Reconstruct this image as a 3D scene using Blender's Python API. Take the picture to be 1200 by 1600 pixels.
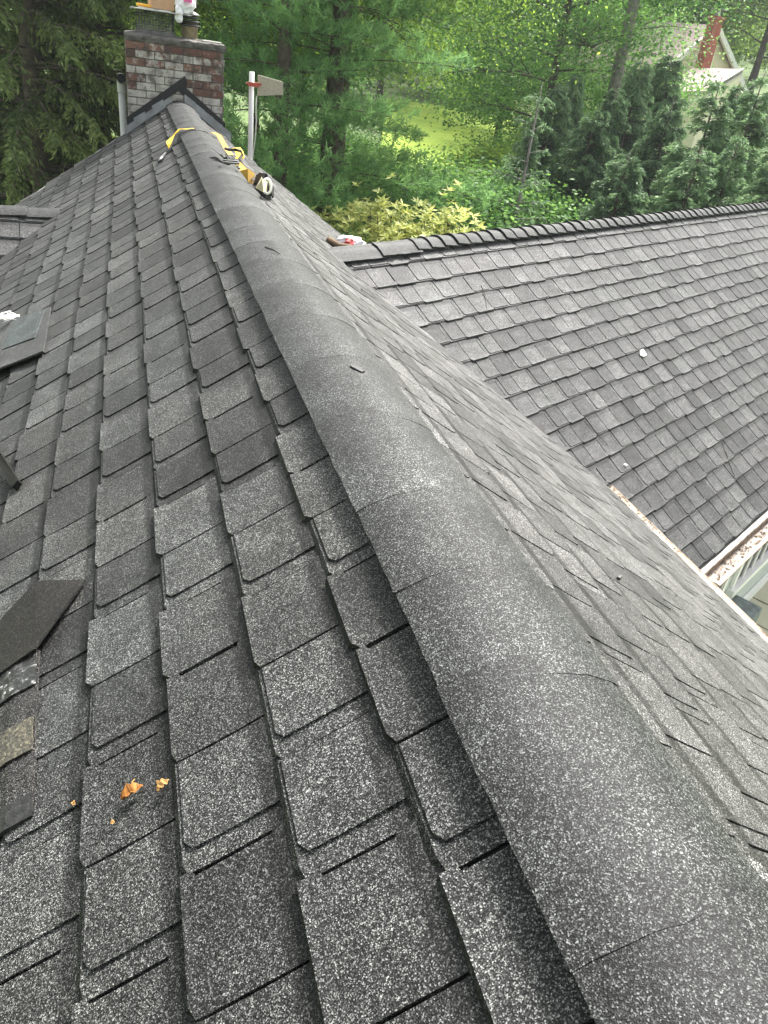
import bpy, math, random
import numpy as np
from mathutils import Vector, Matrix

# ------------------------------------------------------------------ clear
for o in list(bpy.data.objects):
    bpy.data.objects.remove(o, do_unlink=True)
S = bpy.context.scene
COL = S.collection
R = math.radians
rng = np.random.default_rng(7)
random.seed(7)

# ------------------------------------------------------------------ camera
CZ = 6.1
HAZE = .0006
F = 1202.0                      # focal length in pixels of the 1200x1600 photograph
PITCH, ROLL, YAW = R(30.7857), R(-8.0765), R(20.197)
def cam_axes():
    cp, sp = math.cos(PITCH), math.sin(PITCH); cy, sy = math.cos(YAW), math.sin(YAW)
    fwd = np.array([sy*cp, cy*cp, -sp]); right = np.array([cy, -sy, 0.]); down = np.cross(fwd, right)
    c, s = math.cos(ROLL), math.sin(ROLL)
    return c*right + s*down, -s*right + c*down, fwd
CR, CD, CF = cam_axes()
cd = bpy.data.cameras.new('camera'); cam = bpy.data.objects.new('camera', cd); COL.objects.link(cam)
cam.matrix_world = Matrix(((CR[0], -CD[0], -CF[0], 0), (CR[1], -CD[1], -CF[1], 0), (CR[2], -CD[2], -CF[2], CZ), (0, 0, 0, 1)))
cd.sensor_fit = 'HORIZONTAL'; cd.sensor_width = 36.0; cd.lens = 36.0*F/1200.0
cd.clip_start = 0.02; cd.clip_end = 600
S.camera = cam

# ------------------------------------------------------------------ world, sun, exposure
SUN_AZ, SUN_EL = R(40), R(54)
w = bpy.data.worlds.new('World'); S.world = w; w.use_nodes = True
nt = w.node_tree; nt.nodes.clear()
sky = nt.nodes.new('ShaderNodeTexSky'); sky.sky_type = 'NISHITA'; sky.sun_disc = False
sky.sun_elevation = SUN_EL; sky.sun_rotation = SUN_AZ; sky.dust_density = 6.0; sky.air_density = 1.3; sky.ozone_density = 1.0
hs = nt.nodes.new('ShaderNodeHueSaturation'); hs.inputs['Saturation'].default_value = 0.28
bg = nt.nodes.new('ShaderNodeBackground'); bg.inputs['Strength'].default_value = 0.12
ow = nt.nodes.new('ShaderNodeOutputWorld')
nt.links.new(sky.outputs[0], hs.inputs['Color']); nt.links.new(hs.outputs[0], bg.inputs['Color']); nt.links.new(bg.outputs[0], ow.inputs['Surface'])
sl = bpy.data.lights.new('sun', 'SUN'); sl.energy = 3.8; sl.angle = R(12); sl.color = (1.0, .97, .925)
so = bpy.data.objects.new('sun', sl); COL.objects.link(so)
sd = Vector((math.sin(SUN_AZ)*math.cos(SUN_EL), math.cos(SUN_AZ)*math.cos(SUN_EL), math.sin(SUN_EL)))
so.rotation_euler = (-sd).to_track_quat('-Z', 'Y').to_euler(); so.location = (0, 0, 60)
S.view_settings.view_transform = 'Standard'; S.view_settings.look = 'None'
S.view_settings.exposure = 1.68; S.view_settings.gamma = 1.0; S.view_settings.use_curve_mapping = False
S.render.engine = 'CYCLES'
S.cycles.max_bounces = 7; S.cycles.diffuse_bounces = 3; S.cycles.transmission_bounces = 4; S.cycles.transparent_max_bounces = 6
S.cycles.use_denoising = True; S.cycles.denoiser = 'OPENIMAGEDENOISE'; S.cycles.denoising_input_passes = 'RGB_ALBEDO_NORMAL'

# ------------------------------------------------------------------ pixel helpers (build time: where things stand)
CAM = np.array([0, 0, CZ])
def ray(x, y):
    return CR*((x-600)/F) + CD*((y-800)/F) + CF
def at_dist(x, y, d):
    v = ray(x, y); return CAM + v*(d/math.hypot(v[0], v[1]))
def at_Y(x, y, Y):
    v = ray(x, y); return CAM + v*(Y/v[1])
def at_plane(x, y, P, n):
    v = ray(x, y); return CAM + v*((np.dot(n, P-CAM))/np.dot(n, v))

# ------------------------------------------------------------------ object helpers
def put(o, parent=None):
    COL.objects.link(o)
    if parent is not None: o.parent = parent
    return o
def tag(o, label=None, cat=None, group=None, kind=None):
    if label: o['label'] = label
    if cat: o['category'] = cat
    if group: o['group'] = group
    if kind: o['kind'] = kind
    return o
def empty(name, loc, rot=(0, 0, 0)):
    o = bpy.data.objects.new(name, None); o.location = loc; o.rotation_euler = rot; o.empty_display_size = .1
    return put(o)
def np_mesh(name, V, Fs, mats, tone=None, smooth=False, uv=None, mat_idx=None):
    """V (n,3); Fs (m,3|4) array or a list of index lists"""
    me = bpy.data.meshes.new(name)
    V = np.asarray(V, dtype=np.float32)
    if isinstance(Fs, np.ndarray) and Fs.ndim == 2:
        m, k = Fs.shape
        lv = Fs.astype(np.int32).ravel(); ls = np.arange(0, m*k, k, dtype=np.int32)
    else:
        lens = [len(f) for f in Fs]; m = len(Fs)
        lv = np.fromiter((i for f in Fs for i in f), dtype=np.int32)
        ls = np.concatenate([[0], np.cumsum(lens)[:-1]]).astype(np.int32)
    me.vertices.add(len(V)); me.vertices.foreach_set('co', V.ravel())
    me.loops.add(len(lv)); me.loops.foreach_set('vertex_index', lv)
    me.polygons.add(m); me.polygons.foreach_set('loop_start', ls)
    me.polygons.foreach_set('use_smooth', np.full(m, bool(smooth)))
    if mat_idx is not None: me.polygons.foreach_set('material_index', np.asarray(mat_idx, dtype=np.int32))
    for mm in (mats if isinstance(mats, (list, tuple)) else [mats]): me.materials.append(mm)
    me.update(calc_edges=True)
    if tone is not None:
        a = me.attributes.new('tone', 'FLOAT', 'FACE'); a.data.foreach_set('value', np.asarray(tone, dtype=np.float32))
    if uv is not None:
        l = me.uv_layers.new(name='UVMap'); l.data.foreach_set('uv', np.asarray(uv, dtype=np.float32)[lv].ravel())
    return me
def mobj(name, me, parent=None, loc=None, rot=None):
    o = bpy.data.objects.new(name, me)
    if loc is not None: o.location = loc
    if rot is not None: o.rotation_euler = rot
    return put(o, parent)
class MB:
    """collects shapes into one mesh"""
    def __init__(s): s.v = []; s.f = []; s.m = []
    def add(s, V, Fs, mi=0):
        b = len(s.v); s.v += [tuple(map(float, p)) for p in V]; s.f += [tuple(b+i for i in f) for f in Fs]; s.m += [mi]*len(Fs); return s
    def box(s, c, d, M=None, mi=0):
        x, y, z = d[0]/2, d[1]/2, d[2]/2
        P = [(-x,-y,-z),(x,-y,-z),(x,y,-z),(-x,y,-z),(-x,-y,z),(x,-y,z),(x,y,z),(-x,y,z)]
        P = [np.array(p) for p in P]
        if M is not None: P = [np.array(M) @ p for p in P]
        P = [p+np.array(c) for p in P]
        return s.add(P, [(0,3,2,1),(4,5,6,7),(0,1,5,4),(1,2,6,5),(2,3,7,6),(3,0,4,7)], mi)
    def tube(s, path, rad, n=8, mi=0, caps=True):
        path = [np.array(p, float) for p in path]; k = len(path)
        rad = [rad]*k if np.isscalar(rad) else rad
        V = []
        ref = None
        for i, p in enumerate(path):
            t = path[min(i+1, k-1)]-path[max(i-1, 0)]; t = t/(np.linalg.norm(t)+1e-9)
            if ref is None: ref = np.array([0, 0, 1.]) if abs(t[2]) < .9 else np.array([1., 0, 0])
            a = np.cross(t, ref); a /= np.linalg.norm(a)+1e-9; b = np.cross(a, t); ref = b
            for j in range(n):
                q = 2*math.pi*j/n; V.append(p+rad[i]*(math.cos(q)*a+math.sin(q)*b))
        Fs = [(i*n+j, i*n+(j+1) % n, (i+1)*n+(j+1) % n, (i+1)*n+j) for i in range(k-1) for j in range(n)]
        if caps: Fs += [tuple(range(n-1, -1, -1)), tuple((k-1)*n+j for j in range(n))]
        return s.add(V, Fs, mi)
    def prism(s, poly, a, b, mi=0):
        """poly: 3D outline, swept from a to b offset"""
        n = len(poly); P = [np.array(p)+np.array(a) for p in poly]+[np.array(p)+np.array(b) for p in poly]
        return s.add(P, [tuple(range(n-1, -1, -1)), tuple(range(n, 2*n))]+[(i, (i+1) % n, n+(i+1) % n, n+i) for i in range(n)], mi)
    def mesh(s, name, mats, smooth=False): return np_mesh(name, np.array(s.v), s.f, mats, smooth=smooth, mat_idx=s.m)
    def build(s, name, mats, parent=None, smooth=False, loc=None): return mobj(name, s.mesh(name, mats, smooth), parent, loc)
def bevel(o, wd=.004, seg=2):
    m = o.modifiers.new('bevel', 'BEVEL'); m.width = wd; m.segments = seg; m.limit_method = 'ANGLE'
    return o

# ------------------------------------------------------------------ materials
def mat(name):
    m = bpy.data.materials.new(name); m.use_nodes = True
    return m, m.node_tree, m.node_tree.nodes['Principled BSDF']
def N(t, ty, **kw):
    n = t.nodes.new(ty)
    for k, v in kw.items(): setattr(n, k, v)
    return n
def L(t, a, b): t.links.new(a, b)
def ramp(t, fac, stops, interp='LINEAR'):
    r = N(t, 'ShaderNodeValToRGB'); r.color_ramp.interpolation = interp
    e = r.color_ramp.elements
    while len(e) < len(stops): e.new(.5)
    for el, (p, c) in zip(e, stops): el.position = p; el.color = tuple(c)+((1,) if len(c) == 3 else ())
    L(t, fac, r.inputs[0]); return r.outputs[0]
def math_(t, op, a, b=None, clamp=False):
    n = N(t, 'ShaderNodeMath', operation=op, use_clamp=clamp)
    for i, x in enumerate((a, b)):
        if x is None: continue
        if isinstance(x, (int, float)): n.inputs[i].default_value = x
        else: L(t, x, n.inputs[i])
    return n.outputs[0]
def mixc(t, fac, a, b, mode='MIX'):
    n = N(t, 'ShaderNodeMix', data_type='RGBA', blend_type=mode)
    for i, x in ((0, fac), (6, a), (7, b)):
        if isinstance(x, (int, float)): n.inputs[i].default_value = x
        elif isinstance(x, tuple): n.inputs[i].default_value = x+((1,) if len(x) == 3 else ())
        else: L(t, x, n.inputs[i])
    return n.outputs[2]
def noise(t, vec, scale, detail=3, rough=.55, out=0):
    n = N(t, 'ShaderNodeTexNoise'); n.inputs['Scale'].default_value = scale; n.inputs['Detail'].default_value = detail; n.inputs['Roughness'].default_value = rough
    if vec is not None: L(t, vec, n.inputs['Vector'])
    return n.outputs[out]
def bump(t, p, h, strength, dist):
    b = N(t, 'ShaderNodeBump'); b.inputs['Strength'].default_value = strength; b.inputs['Distance'].default_value = dist
    L(t, h, b.inputs['Height']); L(t, b.outputs[0], p.inputs['Normal'])
def simple(name, col, rough=.6, metal=0., var=.15, vs=6., bumpd=0., bs=40., spec=.4):
    m, t, p = mat(name)
    g = N(t, 'ShaderNodeNewGeometry')
    n = noise(t, g.outputs['Position'], vs, 4)
    lo = tuple(c*(1-var) for c in col); hi = tuple(min(1, c*(1+var)) for c in col)
    c = ramp(t, n, [(.3, lo), (.7, hi)])
    L(t, c, p.inputs['Base Color']); p.inputs['Roughness'].default_value = rough; p.inputs['Metallic'].default_value = metal
    p.inputs['Specular IOR Level'].default_value = spec
    if bumpd: bump(t, p, noise(t, g.outputs['Position'], bs, 3), .6, bumpd)
    return m

def granule(name, tint, gain=1.0, band=True, sun_sheen=.18, dark=.45, b0=.79):
    """asphalt shingle: mineral granules of mixed black, grey and pale stone, with a darker headlap band: printed granules plus painted-in shade"""
    m, t, p = mat(name)
    g = N(t, 'ShaderNodeNewGeometry'); P = g.outputs['Position']
    v1 = N(t, 'ShaderNodeTexVoronoi'); v1.inputs['Scale'].default_value = 580; L(t, P, v1.inputs['Vector'])
    sp = N(t, 'ShaderNodeSeparateColor'); L(t, v1.outputs['Color'], sp.inputs[0])
    v2 = N(t, 'ShaderNodeTexVoronoi'); v2.inputs['Scale'].default_value = 300; L(t, P, v2.inputs['Vector'])
    sp2 = N(t, 'ShaderNodeSeparateColor'); L(t, v2.outputs['Color'], sp2.inputs[0])
    c = ramp(t, sp.outputs[0], [(.0, (.010, .010, .010)), (.36, (.035, .035, .034)), (.64, (.10, .10, .098)), (.82, (.22, .22, .215)), (.92, (.50, .50, .48)), (1., (.74, .74, .71))])
    k = math_(t, 'ADD', math_(t, 'MULTIPLY', sp2.outputs[0], .6), .70)
    big = noise(t, P, 2.3, 3); k2 = math_(t, 'ADD', math_(t, 'MULTIPLY', big, .55), .72)
    mid = noise(t, P, 26, 2); k3 = math_(t, 'MULTIPLY', math_(t, 'ADD', math_(t, 'MULTIPLY', mid, .5), .75), math_(t, 'ADD', math_(t, 'MULTIPLY', noise(t, P, 95, 3, .7), 1.5), .25))
    a1 = N(t, 'ShaderNodeAttribute', attribute_type='GEOMETRY', attribute_name='tone')
    a2 = N(t, 'ShaderNodeAttribute', attribute_type='OBJECT', attribute_name='tone')
    tone = math_(t, 'ADD', a1.outputs['Fac'], a2.outputs['Fac'])
    kk = math_(t, 'MULTIPLY', math_(t, 'MULTIPLY', k, k2), math_(t, 'MULTIPLY', k3, tone))
    if band:  # darkens colour below the upper butt: printed granules and painted contact shade
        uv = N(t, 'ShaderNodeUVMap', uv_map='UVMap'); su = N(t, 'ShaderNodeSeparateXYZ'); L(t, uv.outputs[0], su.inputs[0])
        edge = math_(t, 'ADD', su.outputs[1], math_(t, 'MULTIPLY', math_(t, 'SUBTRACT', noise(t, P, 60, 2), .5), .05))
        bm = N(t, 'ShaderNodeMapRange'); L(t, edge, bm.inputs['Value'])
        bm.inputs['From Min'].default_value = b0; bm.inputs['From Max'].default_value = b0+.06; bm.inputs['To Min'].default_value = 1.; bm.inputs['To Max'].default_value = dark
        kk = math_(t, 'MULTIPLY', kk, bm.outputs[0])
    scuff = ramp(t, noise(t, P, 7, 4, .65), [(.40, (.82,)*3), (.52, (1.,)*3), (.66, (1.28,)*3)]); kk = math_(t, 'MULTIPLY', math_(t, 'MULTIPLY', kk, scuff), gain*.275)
    hue = ramp(t, noise(t, P, 1.1, 2), [(.35, tint[0]), (.65, tint[1])])
    vm = N(t, 'ShaderNodeVectorMath', operation='SCALE'); L(t, mixc(t, 1., c, hue, 'MULTIPLY'), vm.inputs[0]); L(t, kk, vm.inputs['Scale'])
    L(t, vm.outputs[0], p.inputs['Base Color']); p.inputs['Roughness'].default_value = .58; p.inputs['Specular IOR Level'].default_value = sun_sheen
    bump(t, p, v1.outputs['Distance'], .35, .0016)
    return m
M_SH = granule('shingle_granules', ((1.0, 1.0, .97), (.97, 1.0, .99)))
M_SHR = granule('shingle_granules_right', ((1.0, .99, .99), (1.0, 1.0, 1.0)), 1.65, dark=.38, b0=.70)  # same granules, lighter copy: the slope's grazing glare put into the colour
M_SHW = granule('shingle_granules_wing', ((1.0, .985, 1.01), (.98, 1.0, 1.0)), 1.38, dark=.6)  # same granules, lighter copy: the wing's brighter light put into the colour
M_CAP = granule('cap_granules', ((.96, 1.0, .985), (.95, 1.0, 1.0)), .98, band=False)
M_DECK = simple('roof_underlayment', (.03, .03, .03), .9)
M_BACK = granule('shingle_back', ((1.0, .93, .84), (1., .95, .88)), .34, band=False)
def foliage(name, dark, light, trans=.35, gloss=.12):
    m = bpy.data.materials.new(name); m.use_nodes = True; t = m.node_tree; t.nodes.clear()
    out = N(t, 'ShaderNodeOutputMaterial')
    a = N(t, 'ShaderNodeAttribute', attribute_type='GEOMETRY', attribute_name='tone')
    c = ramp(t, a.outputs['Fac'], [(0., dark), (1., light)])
    d = N(t, 'ShaderNodeBsdfPrincipled'); L(t, c, d.inputs['Base Color']); d.inputs['Roughness'].default_value = .5; d.inputs['Specular IOR Level'].default_value = gloss
    tr = N(t, 'ShaderNodeBsdfTranslucent')
    hv = N(t, 'ShaderNodeHueSaturation'); hv.inputs['Hue'].default_value = .485; hv.inputs['Value'].default_value = 1.7; L(t, c, hv.inputs['Color']); L(t, hv.outputs[0], tr.inputs['Color'])
    mx = N(t, 'ShaderNodeMixShader'); mx.inputs[0].default_value = trans
    L(t, d.outputs[0], mx.inputs[1]); L(t, tr.outputs[0], mx.inputs[2]); L(t, mx.outputs[0], out.inputs['Surface'])
    return m
M_LEAF = foliage('broadleaf', (.045, .11, .02), (.26, .40, .06), .5)
M_LEAF_D = foliage('broadleaf_dark', (.03, .10, .028), (.16, .32, .07), .45)
M_LEAF_Y = foliage('broadleaf_yellow', (.06, .11, .02), (.20, .26, .05), .5)
M_SPRUCE = foliage('spruce_needles', (.025, .05, .02), (.24, .31, .10), .28)
M_HEM = foliage('hemlock_needles', (.024, .06, .036), (.20, .32, .15), .3)
M_PINE = foliage('pine_needles', (.05, .13, .05), (.21, .39, .13), .4)
M_RHODO = foliage('rhododendron_leaves', (.15, .21, .05), (.58, .60, .20), .35, .3)
M_BARK = simple('bark', (.085, .068, .052), .9, var=.45, vs=9, bumpd=.02, bs=22)
M_BARK_G = simple('bark_grey', (.22, .20, .18), .9, var=.35, vs=7, bumpd=.02, bs=18)
M_WHITE = simple('white_paint', (.78, .78, .74), .5, var=.06)
M_BLACK = simple('black_rubber', (.012, .012, .013), .55)

# ------------------------------------------------------------------ ground
def sstep(a, b, x):
    t = np.clip((x-a)/(b-a), 0, 1); return t*t*(3-2*t)
def ground(x, y):
    r = np.hypot(x, y); az = np.degrees(np.arctan2(x, y))
    h = 4.6*sstep(26, 56, r)*sstep(24, 42, az)*(1-sstep(100, 150, az))
    h = h + 2.2*sstep(40, 75, r) + 16*sstep(75, 190, r)
    return h
gx = np.concatenate([np.linspace(-220, -60, 17), np.linspace(-55, 75, 66), np.linspace(80, 240, 17)])
gy = np.concatenate([np.linspace(-120, -24, 9), np.linspace(-20, 90, 56), np.linspace(96, 260, 17)])
GX, GY = np.meshgrid(gx, gy, indexing='ij'); GZ = ground(GX, GY) - .02
nx, ny = GX.shape
idx = np.arange(nx*ny).reshape(nx, ny)
m, t, p = mat('grass_ground'); g = N(t, 'ShaderNodeNewGeometry')
c = ramp(t, noise(t, g.outputs['Position'], .35, 5), [(.3, (.045, .075, .018)), (.55, (.085, .14, .025)), (.75, (.13, .19, .04))])
c2 = mixc(t, ramp(t, noise(t, g.outputs['Position'], 18, 3), [(.35, (.0,)*3), (.75, (.5,)*3)]), c, (.05, .09, .02))
L(t, c2, p.inputs['Base Color']); p.inputs['Roughness'].default_value = .9; bump(t, p, noise(t, g.outputs['Position'], 9, 4), .8, .08)
M_GROUND = m
o = mobj('ground', np_mesh('ground', np.c_[GX.ravel(), GY.ravel(), GZ.ravel()],
    np.stack([idx[:-1, :-1], idx[1:, :-1], idx[1:, 1:], idx[:-1, 1:]], -1).reshape(-1, 4), M_GROUND, smooth=True)); tag(o, kind='structure')
# sunny lawn beyond the trees: a mown sheet just above the ground
def sheet(name, pts_fn, m_, lift):
    U, Vv = np.meshgrid(np.linspace(0, 1, 40), np.linspace(0, 1, 40), indexing='ij'); X, Y = pts_fn(U, Vv)
    ii = np.arange(1600).reshape(40, 40)
    return mobj(name, np_mesh(name, np.c_[X.ravel(), Y.ravel(), (ground(X, Y)+lift).ravel()], np.stack([ii[:-1, :-1], ii[1:, :-1], ii[1:, 1:], ii[:-1, 1:]], -1).reshape(-1, 4), m_, smooth=True))
m, t, p = mat('lawn_grass'); g = N(t, 'ShaderNodeNewGeometry')
c = ramp(t, noise(t, g.outputs['Position'], .5, 5), [(.3, (.22, .34, .03)), (.7, (.36, .48, .05))]); L(t, c, p.inputs['Base Color']); p.inputs['Roughness'].default_value = .9
bump(t, p, noise(t, g.outputs['Position'], 14, 3), .7, .06)
M_LAWN = m
def lawn_pts(U, Vv):
    az = R(16.5)+U*R(12); r = 30+Vv*50; return np.sin(az)*r, np.cos(az)*r
tag(sheet('lawn', lawn_pts, M_LAWN, .03), kind='structure')
def drive_pts(U, Vv):
    az = R(26)+U*R(26); r = 25+Vv*3.2+U*1.5; return np.sin(az)*r, np.cos(az)*r
tag(sheet('driveway', drive_pts, simple('pale_gravel', (.42, .41, .38), .9, var=.25, vs=3), .05), kind='structure')

# ------------------------------------------------------------------ house
EXP = .2032
AX, AZ = .589, CZ-.8125                    # apex of the main deck
aL, aR = R(35.3), R(33.9)
house = empty('house', (0, 4, 0)); house.location = (0, 0, 0)
tag(house, 'house with grey asphalt shingle roofs, long main ridge and angled right wing', 'house')
class Plane:
    """roof plane: point(u, s, h): u along ridge, s down from the apex, h off the deck"""
    def __init__(s, O, uphill, normal):
        s.O = np.array(O, float); s.y = np.array(uphill, float); s.n = np.array(normal, float); s.x = np.cross(s.y, s.n)
    def pt(s, u, d, h=0.): return s.O + s.x*u - s.y*d + s.n*h
    def mtx(s, u, d, h=0., rz=0.):
        p = s.pt(u, d, h); c, q = math.cos(rz), math.sin(rz); X = s.x*c+s.y*q; Y = -s.x*q+s.y*c
        return Matrix(((X[0], Y[0], s.n[0], p[0]), (X[1], Y[1], s.n[1], p[1]), (X[2], Y[2], s.n[2], p[2]), (0, 0, 0, 1)))
    def hit(s, x, y, h=0.): return at_plane(x, y, s.O+s.n*h, s.n)
    def us(s, P): d = np.array(P)-s.O; return np.dot(d, s.x), -np.dot(d, s.y)
PL = Plane((AX, 0, AZ), (math.cos(aL), 0, math.sin(aL)), (-math.sin(aL), 0, math.cos(aL)))      # x = -Y
PR = Plane((AX, 0, AZ), (-math.cos(aR), 0, math.sin(aR)), (math.sin(aR), 0, math.cos(aR)))      # x = +Y
TH = R(59.257); bW = R(35.0)
dW = np.array([math.sin(TH), math.cos(TH), 0]); nWh = np.array([math.cos(TH), -math.sin(TH), 0])
uW = nWh*math.cos(bW) - np.array([0, 0, math.sin(bW)])
P0W = np.array([-2.1756, 3.65794, -1.50966]) + CAM
nW = nWh*math.sin(bW) + np.array([0, 0, math.cos(bW)])
PW = Plane(P0W - uW*.205 - nW*.012, -uW, nW)                                                     # x = dW
PWB = Plane(PW.O, nWh*math.cos(bW)*1.0 + np.array([0, 0, math.sin(bW)]), -nWh*math.sin(bW) + np.array([0, 0, math.cos(bW)]))
SR_Y, SR_Z = 8.2, CZ-1.66                                                                        # little left cross roof
PS = Plane((-.55, SR_Y, SR_Z), (0, math.cos(aL), math.sin(aL)), (0, -math.sin(aL), math.cos(aL)))  # faces the camera; x = +X
PSB = Plane((-.55, SR_Y, SR_Z), (0, -math.cos(aL), math.sin(aL)), (0, math.sin(aL), math.cos(aL)))
Y0, Y1 = -2.2, 10.84
S_L, S_R, S_W = 4.6, 3.80, 3.69
# decks (thin slabs under the shingles)
def slab(name, pl, u0, u1, s0, s1, m_=M_DECK, th=.03, parent=None):
    P = [pl.pt(u0, s0), pl.pt(u1, s0), pl.pt(u1, s1), pl.pt(u0, s1)]
    b = MB(); b.add([q for q in P]+[q-pl.n*th for q in P], [(3,2,1,0) if False else (0,3,2,1),(4,5,6,7),(0,1,5,4),(1,2,6,5),(2,3,7,6),(3,0,4,7)])
    return b
b = slab('d', PL, -Y1, -Y0, 0, S_L); b2 = slab('d', PR, Y0, Y1, 0, S_R-.01); b.add(b2.v, b2.f)
main_roof = b.build('main_roof', M_DECK, house)
b = slab('d', PW, 3.2, 16, 0, S_W-.01); b2 = slab('d', PWB, -16, -3.2, 0, S_W-.01); b.add(b2.v, b2.f)
wing_roof = b.build('wing_roof', M_DECK, house)
b = slab('d', PS, -4.5, .6, 0, 3.2); b2 = slab('d', PSB, -.6, 4.5, 0, 2.4); b.add(b2.v, b2.f)
side_roof = b.build('side_roof', M_DECK, house)

# --- shingle pieces: a base ply with its slit, and on every other tab a laminated ply with a clipped corner
def plate(b, xs, vs, zb, zt, lip):
    """xs: (x0,x1) per station; vs stations up the slope; zb, zt heights; lip: how far the worn butt edge leans back"""
    n = len(vs); V = []
    for i, ((x0, x1), v, lo, hi) in enumerate(zip(xs, vs, zb, zt)):
        V += [(x0, v, lo), (x1, v, lo), (x0, v+(lip if i == 0 else 0), hi), (x1, v+(lip if i == 0 else 0), hi)]
    (x0, x1), v = xs[0], vs[0]; k = 4*n
    V += [(x0, v, zb[0]), (x1, v, zb[0]), (x0, v+lip, zt[0]), (x1, v+lip, zt[0]), (xs[1][0], vs[1], zb[1]), (xs[1][0], vs[1], zt[1])]
    b.lip += list(range(len(b.v)+k, len(b.v)+k+6))
    Fs = [(k, k+1, k+3, k+2), (k, k+2, k+5, k+4)]
    for i in range(n-1):
        a, c = 4*i, 4*i+4
        Fs += [(a+2, a+3, c+3, c+2), (a+1, c+1, c+3, a+3)]
        if i: Fs.append((a, a+2, c+2, c))
    b.add(V, Fs)
def shingle_geo(W, lam, gap, mir, seed, vmax=None, wide=0.):
    r = random.Random(seed); b = MB(); b.lip = []
    tb, to = .0058, .0056
    top = EXP+.045 if vmax is None else min(EXP+.045, vmax)
    curl = r.uniform(-.0008, .0045)
    hb = lambda v: .0115*max(0, 1-v/EXP)**1.7+curl*max(0, 1-v/.07) - (.002 if v > EXP else 0)
    sl = (r.uniform(.0045, .006) if mir else r.uniform(.006, .008))+wide; ch = r.uniform(.018, .026)
    drop = r.choice([0, 0, .006, .009])*(0 if lam else 1)
    j0, j1 = r.uniform(-.0012, .0012), r.uniform(-.0012, .0012)
    lp = r.uniform(.008, .0125); va, vb = r.uniform(.024, .05), r.uniform(.165, .19)
    st = [(-drop, ch, 0), (.019, 0, 0), (va, 0, 0), (va+.004, 0, sl+j0), (vb, 0, sl+j1), (vb+.004, 0, .0003), (EXP+.045, 0, .0003)]
    st = [q for q in st if q[0] < top-.002]+[(top, 0, st[-1][2] if top > vb else sl)]
    vs = [q[0] for q in st]
    plate(b, [(-gap+c, W-.0006-e_) for v, c, e_ in st], vs, [hb(v) for v in vs], [hb(v)+tb+(0 if lam else to) for v in vs], lp)
    if lam:
        st = [(.014, ch*.8, 0), (.033, 0, 0), (.09, 0, 0), (.15, 0, 0), (EXP+.045, 0, 0)]
        st = [q for q in st if q[0] < top-.002]+[(top, 0, 0)]
        vs = [q[0] for q in st]; w_ = r.uniform(-.001, .001)
        plate(b, [(c+(w_ if 0 < i < 4 else 0), W-sl) for i, (v, c, e_) in enumerate(st)], vs, [hb(v)+tb-.0004 for v in vs], [hb(v)+tb+to for v in vs], .006)
    V = np.array(b.v)
    if mir:
        V[:, 0] = W-V[:, 0]; Fs = [tuple(reversed(f)) for f in b.f]
    else: Fs = b.f
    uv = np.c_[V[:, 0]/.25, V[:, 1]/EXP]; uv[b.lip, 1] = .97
    return V, Fs, uv
WL, WP, WO = .1865, .2335, .2270        # laminated tab, plain tab (its far slit to the next gap), odd tab
GAP = .0395
geo_cache = {}
def geo(kind, mir, var, vmax=None):
    k = (kind, mir, var, vmax)
    if k not in geo_cache:
        Wd, lam, gp = {'lam': (WL, True, GAP), 'plain': (WP, False, 0.), 'odd': (WO, True, 0.), 'oddp': (WO, False, 0.)}[kind]
        wide = {'lam': 0., 'plain': .0055, 'odd': .002, 'oddp': .002}[kind]
        geo_cache[k] = shingle_geo(Wd, lam, gp, mir, hash((kind == 'lam', kind == 'odd', kind == 'plain', mir, var)) & 0xffff, vmax, wide)
    return geo_cache[k]
def visible_size(P, c):
    """projected size in the photograph of a piece at P"""
    d = P-CAM; z = np.dot(d, CF)
    if z < .05: return 0
    x = 600+F*np.dot(d, CR)/z; y = 800+F*np.dot(d, CD)/z
    if x < -60 or x > 1260 or y < 0 or y > 1680: return 0
    return c/z**2
pieces = []      # (plane, roof, kind, mir, var, matrix, tone, size, material)
def lay_course(pl, roof, s, u0, u1, mir, start, material, keep=None, seq=None, tone0=1.12, tvar=.34, rs=0):
    """one course with its butt s down from the apex, from u0 to u1 (u grows to the right looking up the slope)"""
    r = random.Random(rs); u = u0 + (start if start is not None else r.uniform(0, .4)); nxt = r.choice(['lam', 'plain']); cnt = 0
    shade = r.uniform(.93, 1.07)
    if seq is not None: items = seq
    else:
        items = []
        while u < u1:
            if cnt >= r.choice([4, 5]): k = r.choice(['odd', 'oddp']); cnt = 0
            else: k = nxt; nxt = 'plain' if k == 'lam' else 'lam'; cnt += 1
            if k == 'lam': u += GAP if not mir else 0
            items.append((k, u)); u += {'lam': WL, 'plain': WP, 'odd': WO, 'oddp': WO}[k]
            if k == 'lam' and mir: u += GAP
    for it in items:
        k, uu = it[0], it[1]; Wd = {'lam': WL, 'plain': WP, 'odd': WO, 'oddp': WO}[k]; fx = it[2]/Wd if len(it) > 2 else 1.0
        c = pl.pt(uu+Wd/2, s-EXP/2)
        if keep is not None and not keep(c): continue
        tn = tone0*shade*(1+tvar*r.uniform(-1, 1)*(1.0 if r.random() < .8 else 1.5))
        vd = CAM-c; vd /= np.linalg.norm(vd)
        sz = visible_size(c, max(.02, np.dot(vd, pl.n)))
        ss = s+r.uniform(-.0025, .0025); pieces.append((pl, roof, k, mir, r.randrange(6), pl.mtx(uu, ss, 0, r.uniform(-.004, .004)) @ Matrix.Diagonal((fx, 1, .62 if pl is PR else 1, 1)), tn, sz, material, None if s > EXP+.12 else round(max(.03, s-.075), 3)))
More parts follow.
